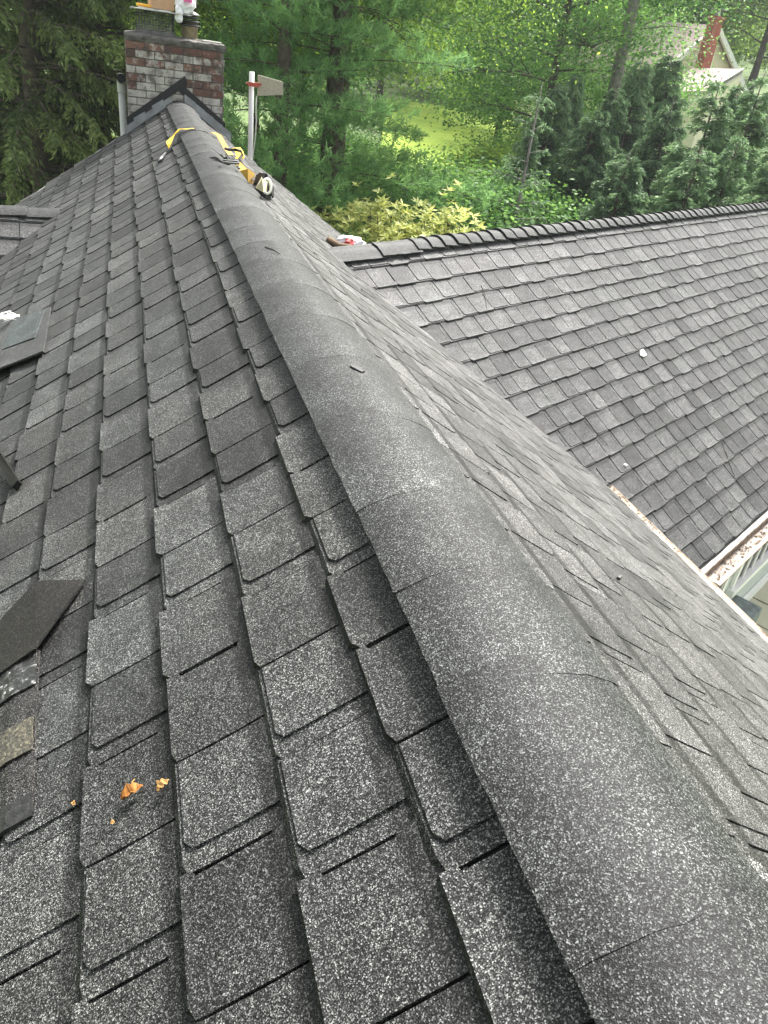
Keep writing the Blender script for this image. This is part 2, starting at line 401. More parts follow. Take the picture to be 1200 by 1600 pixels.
# measured cuts on the near left slope: u = -Y.  entries: (kind, Y of the tab's near edge, Y of its far edge)
def left_seq(cuts, k):
    """cuts: sorted list of ('S',Y)|('P',Y); continue with the pattern to the gable"""
    out = []; Ys = [c for c in cuts]
    kind_next = 'lam'
    y = Ys[-1][1]; last = Ys[-1][0]; r = random.Random(100+k); cnt = 2
    while y < Y1-.1:
        if last == 'P': y += WL; last = 'S'
        elif cnt >= 4: y += WO; last = r.choice(['S', 'P']); cnt = 0
        else: y += WP+GAP; last = 'P'
        cnt += 1; Ys.append((last, y))
    y, first = Ys[0][1], Ys[0][0]; pre = []
    while y > Y0:
        if first == 'S': y -= WL; first = 'P'
        else: y -= WP+GAP; first = 'S'
        pre.insert(0, (first, y))
    Ys = pre+Ys
    for (ka, ya), (kb, yb) in zip(Ys[:-1], Ys[1:]):
        wdt = yb-ya-(GAP if kb == 'P' else 0)
        if ka == 'P': k_ = 'lam'
        else: k_ = 'plain' if wdt > .205 else 'odd'
        out.append((k_, -(ya+wdt), wdt))
    return out
CUTS = {1: [('P', .605), ('S', .795), ('S', 1.022), ('P', 1.29), ('S', 1.475), ('S', 1.69), ('P', 1.949), ('S', 2.135), ('P', 2.397)],
 2: [('S', .442), ('P', .705), ('P', .934), ('S', 1.123), ('P', 1.391), ('S', 1.594), ('P', 1.842), ('S', 2.023), ('S', 2.25), ('P', 2.503), ('S', 2.677), ('P', 2.947), ('P', 3.16), ('S', 3.345)],
 3: [('S', .562), ('P', .826), ('S', 1.017), ('S', 1.243), ('P', 1.509), ('S', 1.695), ('P', 1.97), ('P', 2.193), ('S', 2.368), ('P', 2.645), ('S', 2.82), ('S', 3.03)],
 4: [('P', .722), ('S', .912), ('P', 1.177), ('S', 1.366), ('P', 1.641), ('S', 1.822), ('S', 2.052), ('P', 2.318)],
 5: [('P', .839), ('P', 1.071), ('S', 1.254), ('P', 1.522), ('S', 1.707), ('P', 1.984), ('S', 2.168), ('P', 2.443)]}
n_left = int((S_L-.272)/EXP)+1
for k in range(0, n_left+1):
    s = .272+(k-1)*EXP
    if k in CUTS: sq = left_seq(CUTS[k], k)
    else: sq = left_seq([('P', .5+((k*.337) % .914)), ('S', .5+((k*.337) % .914)+WL)], k)
    def keep(c, s=s): return c[1] < Y1-.08 and not (SR_Z-.7083*abs(c[1]-SR_Y) > c[2]+.28)
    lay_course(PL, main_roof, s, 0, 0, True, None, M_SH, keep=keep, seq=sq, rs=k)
nR = 18
for j in range(0, nR+1):
    s = S_R-j*EXP
    if s < .1: break
    def keep(c):
        dW_ = np.dot(c-PW.O, PW.n)          # below the wing surface by far -> hidden
        return not (dW_ < -.3 and np.dot(c-PWB.O, PWB.n) < -.3 and np.dot(c-PW.O, dW) > 2) and c[1] < Y1-.08
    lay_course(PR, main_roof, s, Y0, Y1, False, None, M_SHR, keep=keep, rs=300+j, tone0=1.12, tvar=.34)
for k in range(-1, 18):
    s = .205+k*EXP
    def keep(c):
        dm = np.dot(c-PR.O, PR.n); return dm > -.28
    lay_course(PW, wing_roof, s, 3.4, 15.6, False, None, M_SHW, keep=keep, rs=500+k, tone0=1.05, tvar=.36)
for k in range(0, 18):
    s = .205+k*EXP
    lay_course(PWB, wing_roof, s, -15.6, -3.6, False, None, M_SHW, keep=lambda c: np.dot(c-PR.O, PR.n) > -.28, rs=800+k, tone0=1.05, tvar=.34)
for k in range(0, 10):
    lay_course(PSB, side_roof, .2+k*EXP, -.5, 4.4, False, None, M_SHW, keep=lambda c: np.dot(c-PL.O, PL.n) > -.22, rs=900+k, tone0=.95)
for k in range(0, 15):
    s = .2+k*EXP
    lay_course(PS, side_roof, s, -4.4, .5, False, None, M_SHW, keep=lambda c: np.dot(c-PL.O, PL.n) > -.22, rs=700+k, tone0=.95)
NEAR = 300
pieces.sort(key=lambda q: -q[7])
mesh_cache = {}
bulk = {}
for i, (pl, roof, k, mir, var, M4, tn, sz, material, vmax) in enumerate(pieces):
    if i < NEAR:
        key = (k, mir, var, material.name, vmax)
        if key not in mesh_cache:
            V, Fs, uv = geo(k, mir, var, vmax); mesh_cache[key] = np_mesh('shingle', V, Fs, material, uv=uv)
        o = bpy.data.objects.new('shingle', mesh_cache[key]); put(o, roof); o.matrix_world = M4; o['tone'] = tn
    else:
        d = bulk.setdefault((roof.name, material.name), dict(V=[], F=[], uv=[], t=[], n=0, roof=roof, m=material))
        V, Fs, uv = geo(k, mir, var, vmax); A = np.array(M4); W4 = V @ A[:3, :3].T + A[:3, 3]
        d['V'].append(W4); d['uv'].append(uv); d['F'] += [tuple(d['n']+q for q in f) for f in Fs]; d['t'] += [tn]*len(Fs); d['n'] += len(V)
for d in bulk.values():
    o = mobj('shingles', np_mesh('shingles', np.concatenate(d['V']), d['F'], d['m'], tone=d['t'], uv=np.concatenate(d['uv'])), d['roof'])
    tag(o, kind='stuff')

# --- ridge caps
def cap_profile(half, a1, a2, h, rad, n=15):
    """points across a ridge in (across, up): the two slopes joined by a round nose of half-width rad"""
    m1, m2 = math.tan(a1), math.tan(a2); X0, X1 = -half*math.cos(a1), half*math.cos(a2); pts = []
    for i in range(n):
        x = X0+(X1-X0)*i/(n-1); m_ = m1 if x < 0 else m2
        z = -abs(x)*m_ if abs(x) >= rad else -(x*x/(2*rad)+rad/2)*m_
        pts.append((x, z+h))
    return pts
def cap_mesh(name, half, a1, a2, length, h0, h1, th, m_, rad=.11, r=random, tones=None, jag=.0015, nseg=8):
    """near end at y=0 (height h0), far end at y=length (height h1)"""
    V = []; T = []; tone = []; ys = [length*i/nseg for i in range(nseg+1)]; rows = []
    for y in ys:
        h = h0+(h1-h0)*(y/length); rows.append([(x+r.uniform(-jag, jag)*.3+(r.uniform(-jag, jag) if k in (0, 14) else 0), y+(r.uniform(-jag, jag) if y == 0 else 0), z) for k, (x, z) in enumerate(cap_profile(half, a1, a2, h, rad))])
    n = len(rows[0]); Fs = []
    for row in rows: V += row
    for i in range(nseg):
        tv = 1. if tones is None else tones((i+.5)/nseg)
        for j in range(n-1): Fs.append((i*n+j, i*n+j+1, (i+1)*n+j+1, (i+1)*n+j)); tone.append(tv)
    def skirt(line, flip):
        b0 = len(V); k = len(line)
        V.extend(line); V.extend([(x, y, z-th) for x, y, z in line])
        for j in range(k-1):
            f = (b0+j, b0+k+j, b0+k+j+1, b0+j+1); Fs.append(f if not flip else f[::-1]); tone.append(.95)
    skirt(rows[0], False); skirt([q[0] for q in rows], True); skirt([q[-1] for q in rows], False)
    return np_mesh(name, V, Fs, m_, tone=tone, smooth=True)
joints = [-.75, -.38, 0., .37, .775, 1.07, 1.36, 1.74, 2.174, 2.56, 2.94, 3.305, 3.63, 3.944, 4.42, 4.89, 5.42, 5.98, 6.4, 6.8, 7.2, 7.6, 8.0, 8.4, 8.8, 9.2, 9.6, 10.0, 10.32]
for i in range(len(joints)-1):
    a, c = joints[i], joints[i+1]; rr = random.Random(40+i); base = rr.uniform(.92, 1.1)
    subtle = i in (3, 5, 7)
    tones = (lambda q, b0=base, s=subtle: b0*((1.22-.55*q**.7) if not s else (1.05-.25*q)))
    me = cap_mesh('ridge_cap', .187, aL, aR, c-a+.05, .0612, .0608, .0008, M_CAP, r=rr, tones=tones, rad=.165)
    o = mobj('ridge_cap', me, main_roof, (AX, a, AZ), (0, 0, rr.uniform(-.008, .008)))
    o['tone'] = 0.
# wing caps: narrow, thick, each butt proud of the one before
Wm = Matrix(((nWh[0], dW[0], 0, 0), (nWh[1], dW[1], 0, 0), (0, 0, 1, 0), (0, 0, 0, 1)))
def wing_at(t_, z=0): p = PW.pt(t_, 0); return (p[0], p[1], p[2]+z)
t = 5.28; i = 0
wing_cap_me = [cap_mesh('ridge_cap', .15, bW, bW, .235, (.074+.003*q), .056, .011, M_CAP, rad=.085, r=random.Random(60+q), tones=lambda q_: 1.) for q in range(4)]
while t < 15.5:
    o = bpy.data.objects.new('ridge_cap', wing_cap_me[i % 4]); put(o, wing_roof); M4 = Wm.copy(); M4.translation = wing_at(t); o.matrix_world = M4; o['tone'] = random.uniform(-.18, .22)
    t += .19+random.uniform(-.008, .008); i += 1
for t0, ln, hh in ((4.25, .62, .03), (4.82, .5, .037)):
    me = cap_mesh('ridge_cap', .17, bW, bW, ln, hh+.032, hh+.022, .006, M_CAP, rad=.085, r=random.Random(int(t0*10)), tones=lambda q: .92, jag=.006)
    o = mobj('ridge_cap', me, wing_roof); M4 = Wm.copy(); M4.translation = wing_at(t0); o.matrix_world = M4; o['tone'] = 0.
# left cross roof caps
x = -.62
for i in range(9):
    me = cap_mesh('ridge_cap', .16, aL, aL, .36, .05, .035, .012, M_CAP, r=random.Random(90+i), tones=lambda q: 1.)
    o = mobj('ridge_cap', me, side_roof, (x, SR_Y, SR_Z), (0, 0, R(90))); o['tone'] = random.uniform(-.15, .15); x -= .30

# --- walls under the roofs
M_SIDING = simple('pale_green_siding', (.46, .50, .46), .6, var=.08)
M_GLASS, t_, p_ = mat('window_glass'); p_.inputs['Base Color'].default_value = (.02, .025, .03, 1); p_.inputs['Roughness'].default_value = .05
b = MB()
zR = PR.pt(0, S_R)[2]; xR = PR.pt(0, S_R)[0]
zL = PL.pt(0, S_L)[2]; xL = PL.pt(0, S_L)[0]
poly = [(xL+.4, 0, -.3), (xR-.4, 0, -.3), (xR-.4, 0, zR+.12), (AX, 0, AZ-.14), (xL+.4, 0, zL+.12)]
b.prism(poly, (0, Y0+.4, 0), (0, Y1-.28, 0))
b.box((-2.6, SR_Y, (SR_Z-1.6)/2), (3.4, 3.6, SR_Z-1.6))
body = b.build('wall', M_SIDING, house)
E0 = PW.pt(0, S_W); wall_off = .28
def wp(t_, out, z):      # wing wall coordinates: t along, out from the wall face, absolute z
    q = E0 - nWh*wall_off; return np.array([q[0]+dW[0]*t_+nWh[0]*out, q[1]+dW[1]*t_+nWh[1]*out, z])
zE = E0[2]
b = MB(); V = []
Wrot = np.array([[dW[0], nWh[0], 0], [dW[1], nWh[1], 0], [0, 0, 1]])
def wbox(b, t0, t1, o0, o1, z0, z1, mi=0): b.box(wp((t0+t1)/2, (o0+o1)/2, (z0+z1)/2), (t1-t0, o1-o0, z1-z0), Wrot, mi)
wbox(b, 6.4, 15.4, -4.9, 0, -.3, zE+.1)
wing_wall = b.build('wing_wall', M_SIDING, house)
zb_ = .25
while zb_ < zE-.15:       # clapboards
    b = MB(); h_ = .118
    b.add([wp(6.4, .004, zb_), wp(15.4, .004, zb_), wp(15.4, .022, zb_), wp(6.4, .022, zb_), wp(6.4, .004, zb_+h_), wp(15.4, .004, zb_+h_), wp(15.4, .008, zb_+h_), wp(6.4, .008, zb_+h_)],
          [(0, 1, 2, 3), (3, 2, 6, 7), (7, 6, 5, 4), (0, 3, 7, 4), (1, 5, 6, 2)])
    b.build('clapboard', M_SIDING, wing_wall); zb_ += .115
for tw in (7.2, 9.05, 10.9, 12.75):
    wf = MB(); w_, h0, h1 = 1.3, .95, 2.2
    for a0, a1, c0, c1 in ((tw-.09, tw, h0, h1), (tw+w_, tw+w_+.09, h0, h1), (tw-.09, tw+w_+.09, h1, h1+.1)): wbox(wf, a0, a1, .02, .06, c0, c1)
    wbox(wf, tw-.13, tw+w_+.13, .02, .11, h0-.09, h0-.002)
    win = wf.build('window', M_WHITE, house)
    g_ = MB(); wbox(g_, tw+.002, tw+w_-.002, .022, .03, h0, h1-.002); g_.build('pane', M_GLASS, win)
    mu = MB()
    for q in (.25, .5, .75): wbox(mu, tw+w_*q-.025, tw+w_*q+.025, .032, .05, h0, h1-.003)
    wbox(mu, tw+.002, tw+w_-.002, .0335, .052, h0+.72, h0+.77); mu.build('muntin', M_WHITE, win)
    dn = MB()
    for q in range(13): wbox(dn, tw-.1+q*.115, tw-.1+q*.115+.06, .022, .075, h0-.20, h0-.12)
    dn.build('dentil', M_WHITE, win)
b = MB(); wbox(b, 6.38, 15.4, .024, .06, .0, .24); b.build('base_board', M_WHITE, house)

# --- gutters: white back flange, weathered copper trough with leaf litter, copper lip
M_GUT = simple('gutter_paint', (.50, .475, .42), .6, var=.22, vs=9)
M_COPPER = simple('copper_lip', (.34, .23, .16), .5, .3, var=.25, vs=8)
m, t, p = mat('weathered_gutter'); g = N(t, 'ShaderNodeNewGeometry')
c = ramp(t, noise(t, g.outputs['Position'], 13, 6, .7), [(.36, (.04, .032, .025)), (.47, (.12, .09, .065)), (.56, (.24, .185, .14)), (.68, (.40, .35, .29))])
L(t, c, p.inputs['Base Color']); p.inputs['Roughness'].default_value = .55; bump(t, p, noise(t, g.outputs['Position'], 30, 4), .7, .01)
M_TROUGH = m
M_LITTER = simple('leaf_litter', (.11, .075, .045), .9, var=.6, vs=25)
def gutter(pl, S_, u0, u1, flip):
    root = MB()
    out = -pl.y.copy(); out[2] = 0; out /= np.linalg.norm(out); Z = np.array([0, 0, 1.])
    O = pl.pt(0, S_)
    prof = [(.0, -.012), (.0, -.10), (.12, -.10), (.145, -.02), (.14, -.02), (.115, -.093), (.0055, -.093), (.0055, -.012)]
    q = MB(); q.prism([O+out*(.035+a)+Z*z for a, z in prof], pl.x*u0, pl.x*u1)
    gut = q.build('gutter', M_TROUGH, house)
    q = MB(); q.prism([O+out*a+Z*z for a, z in ((-.02, -.02), (-.02, -.16), (.032, -.16), (.032, -.006), (-.004, -.006))], pl.x*u0, pl.x*u1); q.build('fascia', M_GUT, gut)
    q = MB(); q.prism([O+out*(.035+a)+Z*z for a, z in ((.137, -.018), (.165, -.018), (.165, -.035), (.147, -.035))], pl.x*u0, pl.x*u1); q.build('lip', M_COPPER, gut)
    for ue in (u0, u1):
        q = MB(); q.prism([O+out*(.035+a)+Z*z for a, z in ((-.002, -.004), (-.002, -.105), (.12, -.105), (.15, -.01))], pl.x*(ue-.004), pl.x*(ue+.004)); q.build('end_cap', M_GUT, gut)
    q = MB(); r = random.Random(5)
    for _ in range(int((u1-u0)*90)):
        uu = r.uniform(u0+.02, u1-.02); a = r.uniform(.02, .10); sz = r.uniform(.006, .02); an = r.uniform(0, 6.28)
        c0 = O+pl.x*uu+out*(.035+a)+Z*(-.088+r.uniform(0, .012)); e1 = (pl.x*math.cos(an)+out*math.sin(an))*sz; e2 = (-pl.x*math.sin(an)+out*math.cos(an))*sz*.5+Z*r.uniform(-.004, .008)
        q.add([c0-e1, c0+e2, c0+e1, c0-e2], [(0, 1, 2, 3)])
    tag(q.build('litter', M_LITTER, gut), kind='stuff')
O_ = PR.pt(0, S_R); b = MB()
b.prism([O_+np.array(q_) for q_ in ((-.03, 0, .004), (.05, 0, .002), (.062, 0, .012), (.068, 0, .004), (.064, 0, -.07), (.0, 0, -.07), (-.03, 0, -.02))], (0, Y0, 0), (0, 4.9, 0))
m, t, p = mat('tan_weathered_metal'); g = N(t, 'ShaderNodeNewGeometry')
L(t, ramp(t, noise(t, g.outputs['Position'], 10, 6, .7), [(.33, (.11, .08, .05)), (.42, (.28, .21, .15)), (.55, (.42, .35, .27)), (.7, (.48, .44, .37))]), p.inputs['Base Color']); p.inputs['Roughness'].default_value = .6
drip = b.build('drip_edge', m, house)
q = MB(); r = random.Random(6)
for _ in range(160):
    yy = 4.86-abs(r.gauss(0, .55)); a = r.uniform(.0, .055); sz = r.uniform(.005, .016); an_ = r.uniform(0, 6.28); c0 = O_+np.array([a, yy, .006+r.uniform(0, .008)])
    e1 = np.array([math.cos(an_), math.sin(an_), 0])*sz; e2 = np.array([-math.sin(an_)*.5, math.cos(an_)*.5, r.uniform(-.2, .4)])*sz; q.add([c0-e1, c0+e2, c0+e1, c0-e2], [(0, 1, 2, 3)])
tag(q.build('litter', M_LITTER, drip), kind='stuff')
gutter(PW, S_W, 6.12, 15.5, 1)
# rake edge boards on the gable
b = MB()
for pl, uu, sm in ((PL, -Y1, S_L), (PR, Y1, S_R)):
    s_ = -1 if pl is PL else 1
    P_ = [pl.pt(uu, .0, .0), pl.pt(uu, sm, .0), pl.pt(uu, sm, -.16), pl.pt(uu, .0, -.16)]
    b.prism(P_, pl.x*s_*.0, pl.x*s_*.025)
b.build('rake_board', M_WHITE, house)

# --- chimney
M_MORTAR = simple('mortar', (.15, .14, .125), .95, var=.3, vs=14, bumpd=.006, bs=60)
m, t, p = mat('whitewashed_brick'); g = N(t, 'ShaderNodeNewGeometry'); P = g.outputs['Position']
at = N(t, 'ShaderNodeAttribute', attribute_type='OBJECT', attribute_name='wash'); oi = N(t, 'ShaderNodeObjectInfo')
red = ramp(t, oi.outputs['Random'], [(0., (.12, .05, .04)), (.5, (.20, .085, .06)), (1., (.26, .13, .09))])
red = mixc(t, math_(t, 'MULTIPLY', noise(t, P, 40, 3), .6), red, (.10, .06, .05))
wh = ramp(t, noise(t, P, 22, 4), [(.3, (.30, .275, .245)), (.6, (.58, .555, .51))])
nf = noise(t, P, 17, 5, .65)
fac = math_(t, 'MULTIPLY', math_(t, 'ADD', math_(t, 'SUBTRACT', at.outputs['Fac'], nf), .10), 6.)
fc = N(t, 'ShaderNodeClamp'); L(t, fac, fc.inputs[0])
c = mixc(t, fc.outputs[0], red, wh)
soot = ramp(t, noise(t, P, 11, 6, .7), [(.46, (.08,)*3), (.60, (.85,)*3)])
c = mixc(t, soot, c, (.06, .05, .045)); L(t, c, p.inputs['Base Color']); p.inputs['Roughness'].default_value = .9
bump(t, p, noise(t, P, 60, 4), .8, .006); M_BRICK = m
CX0, CX1, CY0, CY1 = .018, 1.127, 10.57, 11.42
ztop = CZ-.205
b = MB(); b.box(((CX0+CX1)/2, (CY0+CY1)/2, (ztop+2.5)/2-.01), (CX1-CX0-.03, CY1-CY0-.03, ztop-2.5))
chim = b.build('chimney', M_MORTAR, house)
bl, bh, bd, jt = .2035, .071, .09, .0098
def brick_me(ln, dp, hh, r):
    q = MB(); q.box((0, 0, 0), (ln, dp, hh)); v = [(x+r.uniform(-.0025, .0025), y+r.uniform(-.002, .002), z+r.uniform(-.002, .002)) for x, y, z in q.v]; q.v = v
    return q.mesh('brick', M_BRICK)
rb = random.Random(3)
FULL = [brick_me(bl, bd, bh, rb) for _ in range(5)]; HALF = [brick_me(.0967, bd, bh, rb) for _ in range(4)]; SOAP = [brick_me(.125, bd, bh, rb) for _ in range(3)]
def brick(me, x, y, z, rz, wash):
    o = bpy.data.objects.new('brick', me); put(o, chim); o.location = (x, y, z); o.rotation_euler = (rb.uniform(-.01, .01), rb.uniform(-.006, .006), rz+rb.uniform(-.008, .008)); o['wash'] = wash
row = 0; z = ztop-.055-bh/2-.005
while z > CZ-1.45:
    x = CX0; first = row % 2
    k = 0
    while x < CX1-.03:
        left = CX1-x
        me, ln = (rb.choice(HALF), .0967) if (k == 0 and first) else (rb.choice(FULL), bl)
        if left < ln-.005:
            if left > .12: me, ln = rb.choice(SOAP), .125
            elif left > .085: me, ln = rb.choice(HALF), .0967
            else: break
        fx = (x-CX0)/1.1; hz = (ztop-z)/1.2
        if row == 0: wsh = rb.choice([.25, .3, .45]) if rb.random() < .9 else .6
        elif row < 3: wsh = rb.uniform(.28, .62) if fx < .6 else rb.uniform(.2, .55)
        else: wsh = rb.uniform(.6, .95) if rb.random() < .85 else rb.uniform(.25, .45)
        if fx > .85 and rb.random() < .5: wsh = rb.uniform(.3, .6)
        brick(me, x+ln/2, CY0+bd/2-.003+rb.uniform(-.003, .003), z, 0, wsh)
        x += ln+jt; k += 1
    y = CY0+bd+jt+(.0 if first else .1)
    while y < CY1-.1:
        for xx, rz in ((CX0+bd/2-.003, R(90)), (CX1-bd/2+.003, R(90))): brick(rb.choice(FULL), xx, y+bl/2, z, rz, rb.uniform(.35, .75))
        y += bl+jt
    z -= bh+jt; row += 1
# crown: rough mortar wash, slightly overhanging and crumbling
b = MB(); r = random.Random(8); n = 22; V = []; ring = []
for lev, (gr, zz) in enumerate(((.004, ztop-.052), (.010, ztop-.012), (.0, ztop+.012), (-.14, ztop+.035))):
    for i in range(n*4):
        q = i/n; sidei = int(q); fr = q-sidei
        c4 = [(CX0, CY0), (CX1, CY0), (CX1, CY1), (CX0, CY1)]; a0, a1 = c4[sidei % 4], c4[(sidei+1) % 4]
        x = a0[0]+(a1[0]-a0[0])*fr; y = a0[1]+(a1[1]-a0[1])*fr; cx, cy = (CX0+CX1)/2, (CY0+CY1)/2
        sx = (abs(x-cx)+gr)/max(abs(x-cx), 1e-3) if abs(x-cx) > .2 else 1; sy = (abs(y-cy)+gr)/max(abs(y-cy), 1e-3) if abs(y-cy) > .2 else 1
        V.append((cx+(x-cx)*sx+r.uniform(-.006, .006), cy+(y-cy)*sy+r.uniform(-.006, .006), zz+r.uniform(-.009, .009)))
nn = n*4
Fs = [(l*nn+i, l*nn+(i+1) % nn, (l+1)*nn+(i+1) % nn, (l+1)*nn+i) for l in range(3) for i in range(nn)]+[tuple(3*nn+i for i in range(nn))]
b.add(V, Fs); b.build('crown', simple('crown_mortar', (.095, .09, .08), .95, var=.5, vs=16, bumpd=.012, bs=50), chim)
# base flashing: black strips stepping up the face and grey metal apron pieces
M_FBLACK = simple('black_flashing', (.013, .014, .016), .6)
M_LEAD = simple('grey_flashing', (.26, .27, .275), .5, .3, var=.3, vs=12)
YF = CY0-.014
def zmain(x): return AZ-abs(x-AX)*(math.tan(aL) if x < AX else math.tan(aR))
for x0, x1, over in ((CX0-.02, AX+.10, .0), (CX1+.01, AX+.0, .0)):
    sg = 1 if x1 > x0 else -1
    b = MB(); zz0 = zmain(x0)+.135; zz1 = zz0+abs(x1-x0)*math.tan(aL if sg > 0 else aR)
    yy = YF-.012 if sg > 0 else YF-.004
    P_ = [(x0, yy, zz0-.035), (x1, yy, zz1-.035), (x1-.02*sg, yy, zz1+.06), (x0, yy, zz0+.05)]
    if sg < 0: P_ = P_[::-1]
    b.prism(P_, (0, 0, 0), (0, .008 if sg > 0 else .007, 0)); b.build('flashing_strip', M_FBLACK, chim)
for side in (-1, 1):
    for i in range(5):
        xa = AX+side*(.07+i*.105); xb = xa+side*.13
        b = MB(); a0 = zmain(xa)+.022; a1 = zmain(xb)+.022; dy = YF-.008-.003*(i % 2)
        P_ = [(xa, dy, a0), (xb, dy, a1), (xb, dy, a1+.11), (xa, dy, a0+.10)]
        if side < 0: P_ = P_[::-1]
        b.prism(P_[::-1] if side > 0 else P_[::-1], (0, -.003, 0), (0, 0, 0))
        b.build('step_flashing', M_LEAD, chim)
b = MB(); b.add([(CX0-.03, CY0-.13, zmain(CX0-.03)+.028), (AX-.13, CY0-.13, zmain(AX-.13)+.028), (AX-.13, YF-.012, zmain(AX-.13)+.030), (CX0-.03, YF-.012, zmain(CX0-.03)+.030)], [(0, 1, 2, 3)])
b.build('apron_flashing', simple('shingle_grey_metal', (.17, .175, .18), .6, .1, var=.35, vs=10), chim)
b = MB(); b.add([(AX+.13, CY0-.11, zmain(AX+.13)+.028), (CX1+.02, CY0-.11, zmain(CX1+.02)+.028), (CX1+.02, YF-.012, zmain(CX1+.02)+.030), (AX+.13, YF-.012, zmain(AX+.13)+.030)], [(0, 1, 2, 3)])
b.build('apron_flashing', M_LEAD, chim)
# spark arrestor: box of woven mesh with a pale lid
M_MESH = simple('dark_galvanised_mesh', (.10, .105, .095), .6, .4, var=.3)
fx0, fx1, fy0, fy1, fz0, fz1 = .15, .56, 10.72, 11.12, ztop+.02, ztop+.25
b = MB()
def bar(a, c, rr_=.0035): b.tube([a, c], rr_, 4)
for k in range(14):
    q = k/13
    x = fx0+(fx1-fx0)*q; y = fy0+(fy1-fy0)*q
    for yy in (fy0, fy1): bar((x, yy, fz0), (x, yy, fz1))
    for xx in (fx0, fx1): bar((xx, y, fz0), (xx, y, fz1))
for k in range(9):
    zz = fz0+.03+(fz1-fz0-.03)*k/8
    for yy in (fy0, fy1): bar((fx0, yy, zz), (fx1, yy, zz))
    for xx in (fx0, fx1): bar((xx, fy0, zz), (xx, fy1, zz))
tag(b.build('spark_mesh', M_MESH, chim), kind='stuff')
b = MB(); b.box(((fx0+fx1)/2, (fy0+fy1)/2, fz0+.02), (fx1-fx0+.02, fy1-fy0+.02, .05)); bevel(b.build('flue_collar', simple('collar_metal', (.13, .125, .12), .7, .2, var=.4, vs=15), chim))
b = MB(); b.box(((fx0+fx1)/2, (fy0+fy1)/2, fz1+.012), (fx1-fx0+.13, fy1-fy0+.13, .012)); b.box(((fx0+fx1)/2, (fy0+fy1)/2, fz1+.024), (fx1-fx0-.05, fy1-fy0-.05, .014)); bevel(b.build('arrestor_lid', simple('pale_lid_metal', (.42, .42, .39), .5, .4, var=.3, vs=10), chim))
# round flue cap with stacked louvre rings
def lathe(prof, c, n=20):
    V = []; Fs = []
    for rr_, zz in prof:
        for j in range(n): V.append((c[0]+rr_*math.cos(2*math.pi*j/n), c[1]+rr_*math.sin(2*math.pi*j/n), c[2]+zz))
    for i in range(len(prof)-1):
        for j in range(n): Fs.append((i*n+j, i*n+(j+1) % n, (i+1)*n+(j+1) % n, (i+1)*n+j))
    Fs.append(tuple((len(prof)-1)*n+j for j in range(n))); return V, Fs
fc_ = (.745, 10.86, ztop+.01)
b = MB(); b.add(*lathe([(.08, 0), (.085, .03), (.098, .15), (.102, .165), (.088, .166), (.085, .19)], fc_)); b.build('round_flue', simple('stained_flue', (.20, .16, .10), .55, .4, var=.45, vs=9), chim, smooth=True)
b = MB()
for zz, rr_ in ((.155, .125), (.195, .12), (.235, .112)): b.add(*lathe([(rr_-.035, zz-.012), (rr_, zz), (rr_, zz+.006), (rr_-.045, zz+.02)], fc_))
b.build('louvre_ring', simple('dark_cap_metal', (.06, .06, .058), .5, .6, var=.3), chim, smooth=True)
b = MB(); b.add(*lathe([(.085, .26), (.115, .262), (.115, .27), (.05, .30), (.0, .305)], fc_)); b.build('flue_lid', simple('grey_cap_metal', (.30, .30, .28), .5, .4, var=.25), chim, smooth=True)
b = MB(); b.box((.98, 10.70, ztop+.032), (.22, .10, .018), np.array(Matrix.Rotation(.1, 3, 'Z'))); o = bevel(b.build('flat_stone', simple('pale_stone', (.5, .48, .44), .9, var=.2, vs=30)), .006)
tag(o, 'flat pale stone slab lying on the chimney crown beside the round flue', 'stone')
# things left on top of the spark arrestor
zt_ = fz1+.033
b = MB(); w_, d_, h_ = .26, .24, .17
b.box((.43, 10.9, zt_+h_/2), (w_, d_, h_), np.array(Matrix.Rotation(.12, 3, 'Z')))
box = bevel(b.build('cardboard_box', simple('cardboard', (.50, .31, .18), .85, var=.12, vs=8)), .004); tag(box, 'brown cardboard box on the chimney arrestor lid', 'box')
b = MB(); b.box((.43, 10.86, zt_+h_+.0015), (.045, .30, .002), np.array(Matrix.Rotation(.12, 3, 'Z'))); b.build('packing_tape', simple('tape', (.55, .45, .3), .3), box)
b = MB(); b.box((.245, 10.82, zt_+.016), (.17, .09, .03), np.array(Matrix.Rotation(-.06, 3, 'Z'))); o = bevel(b.build('orange_tray', simple('orange_plastic', (.75, .36, .03), .45)), .006); tag(o, 'flat orange yellow plastic tray left of the cardboard box', 'tray')
# crumpled white carrier bag with a pink print
def crumple(center, size, seed, nu=14, nv=10, amp=.25):
    r = np.random.default_rng(seed); V = []
    for i in range(nv):
        ph = math.pi*(i/(nv-1))
        for j in range(nu):
            th = 2*math.pi*j/nu; k = 1+amp*(r.random()-.5)*2
            V.append((center[0]+size[0]*k*math.sin(ph)**.6*math.cos(th), center[1]+size[1]*k*math.sin(ph)**.6*math.sin(th), center[2]+size[2]*(-math.cos(ph))*(1+amp*.3*(r.random()-.5))))
    Fs = [(i*nu+j, i*nu+(j+1) % nu, (i+1)*nu+(j+1) % nu, (i+1)*nu+j) for i in range(nv-1) for j in range(nu)]
    return V, Fs
M_BAG = simple('white_plastic', (.80, .80, .82), .35, var=.05)
b = MB(); V, Fs = crumple((.70, 10.80, zt_+.09), (.11, .09, .12), 2); b.add(V, Fs)
V, Fs = crumple((.615, 10.72, zt_-.02), (.045, .04, .085), 4, 10, 8, .4); b.add(V, Fs)
bag = b.build('plastic_bag', M_BAG); tag(bag, 'crumpled white plastic bag with a pink print on chimney top', 'bag')
b = MB()
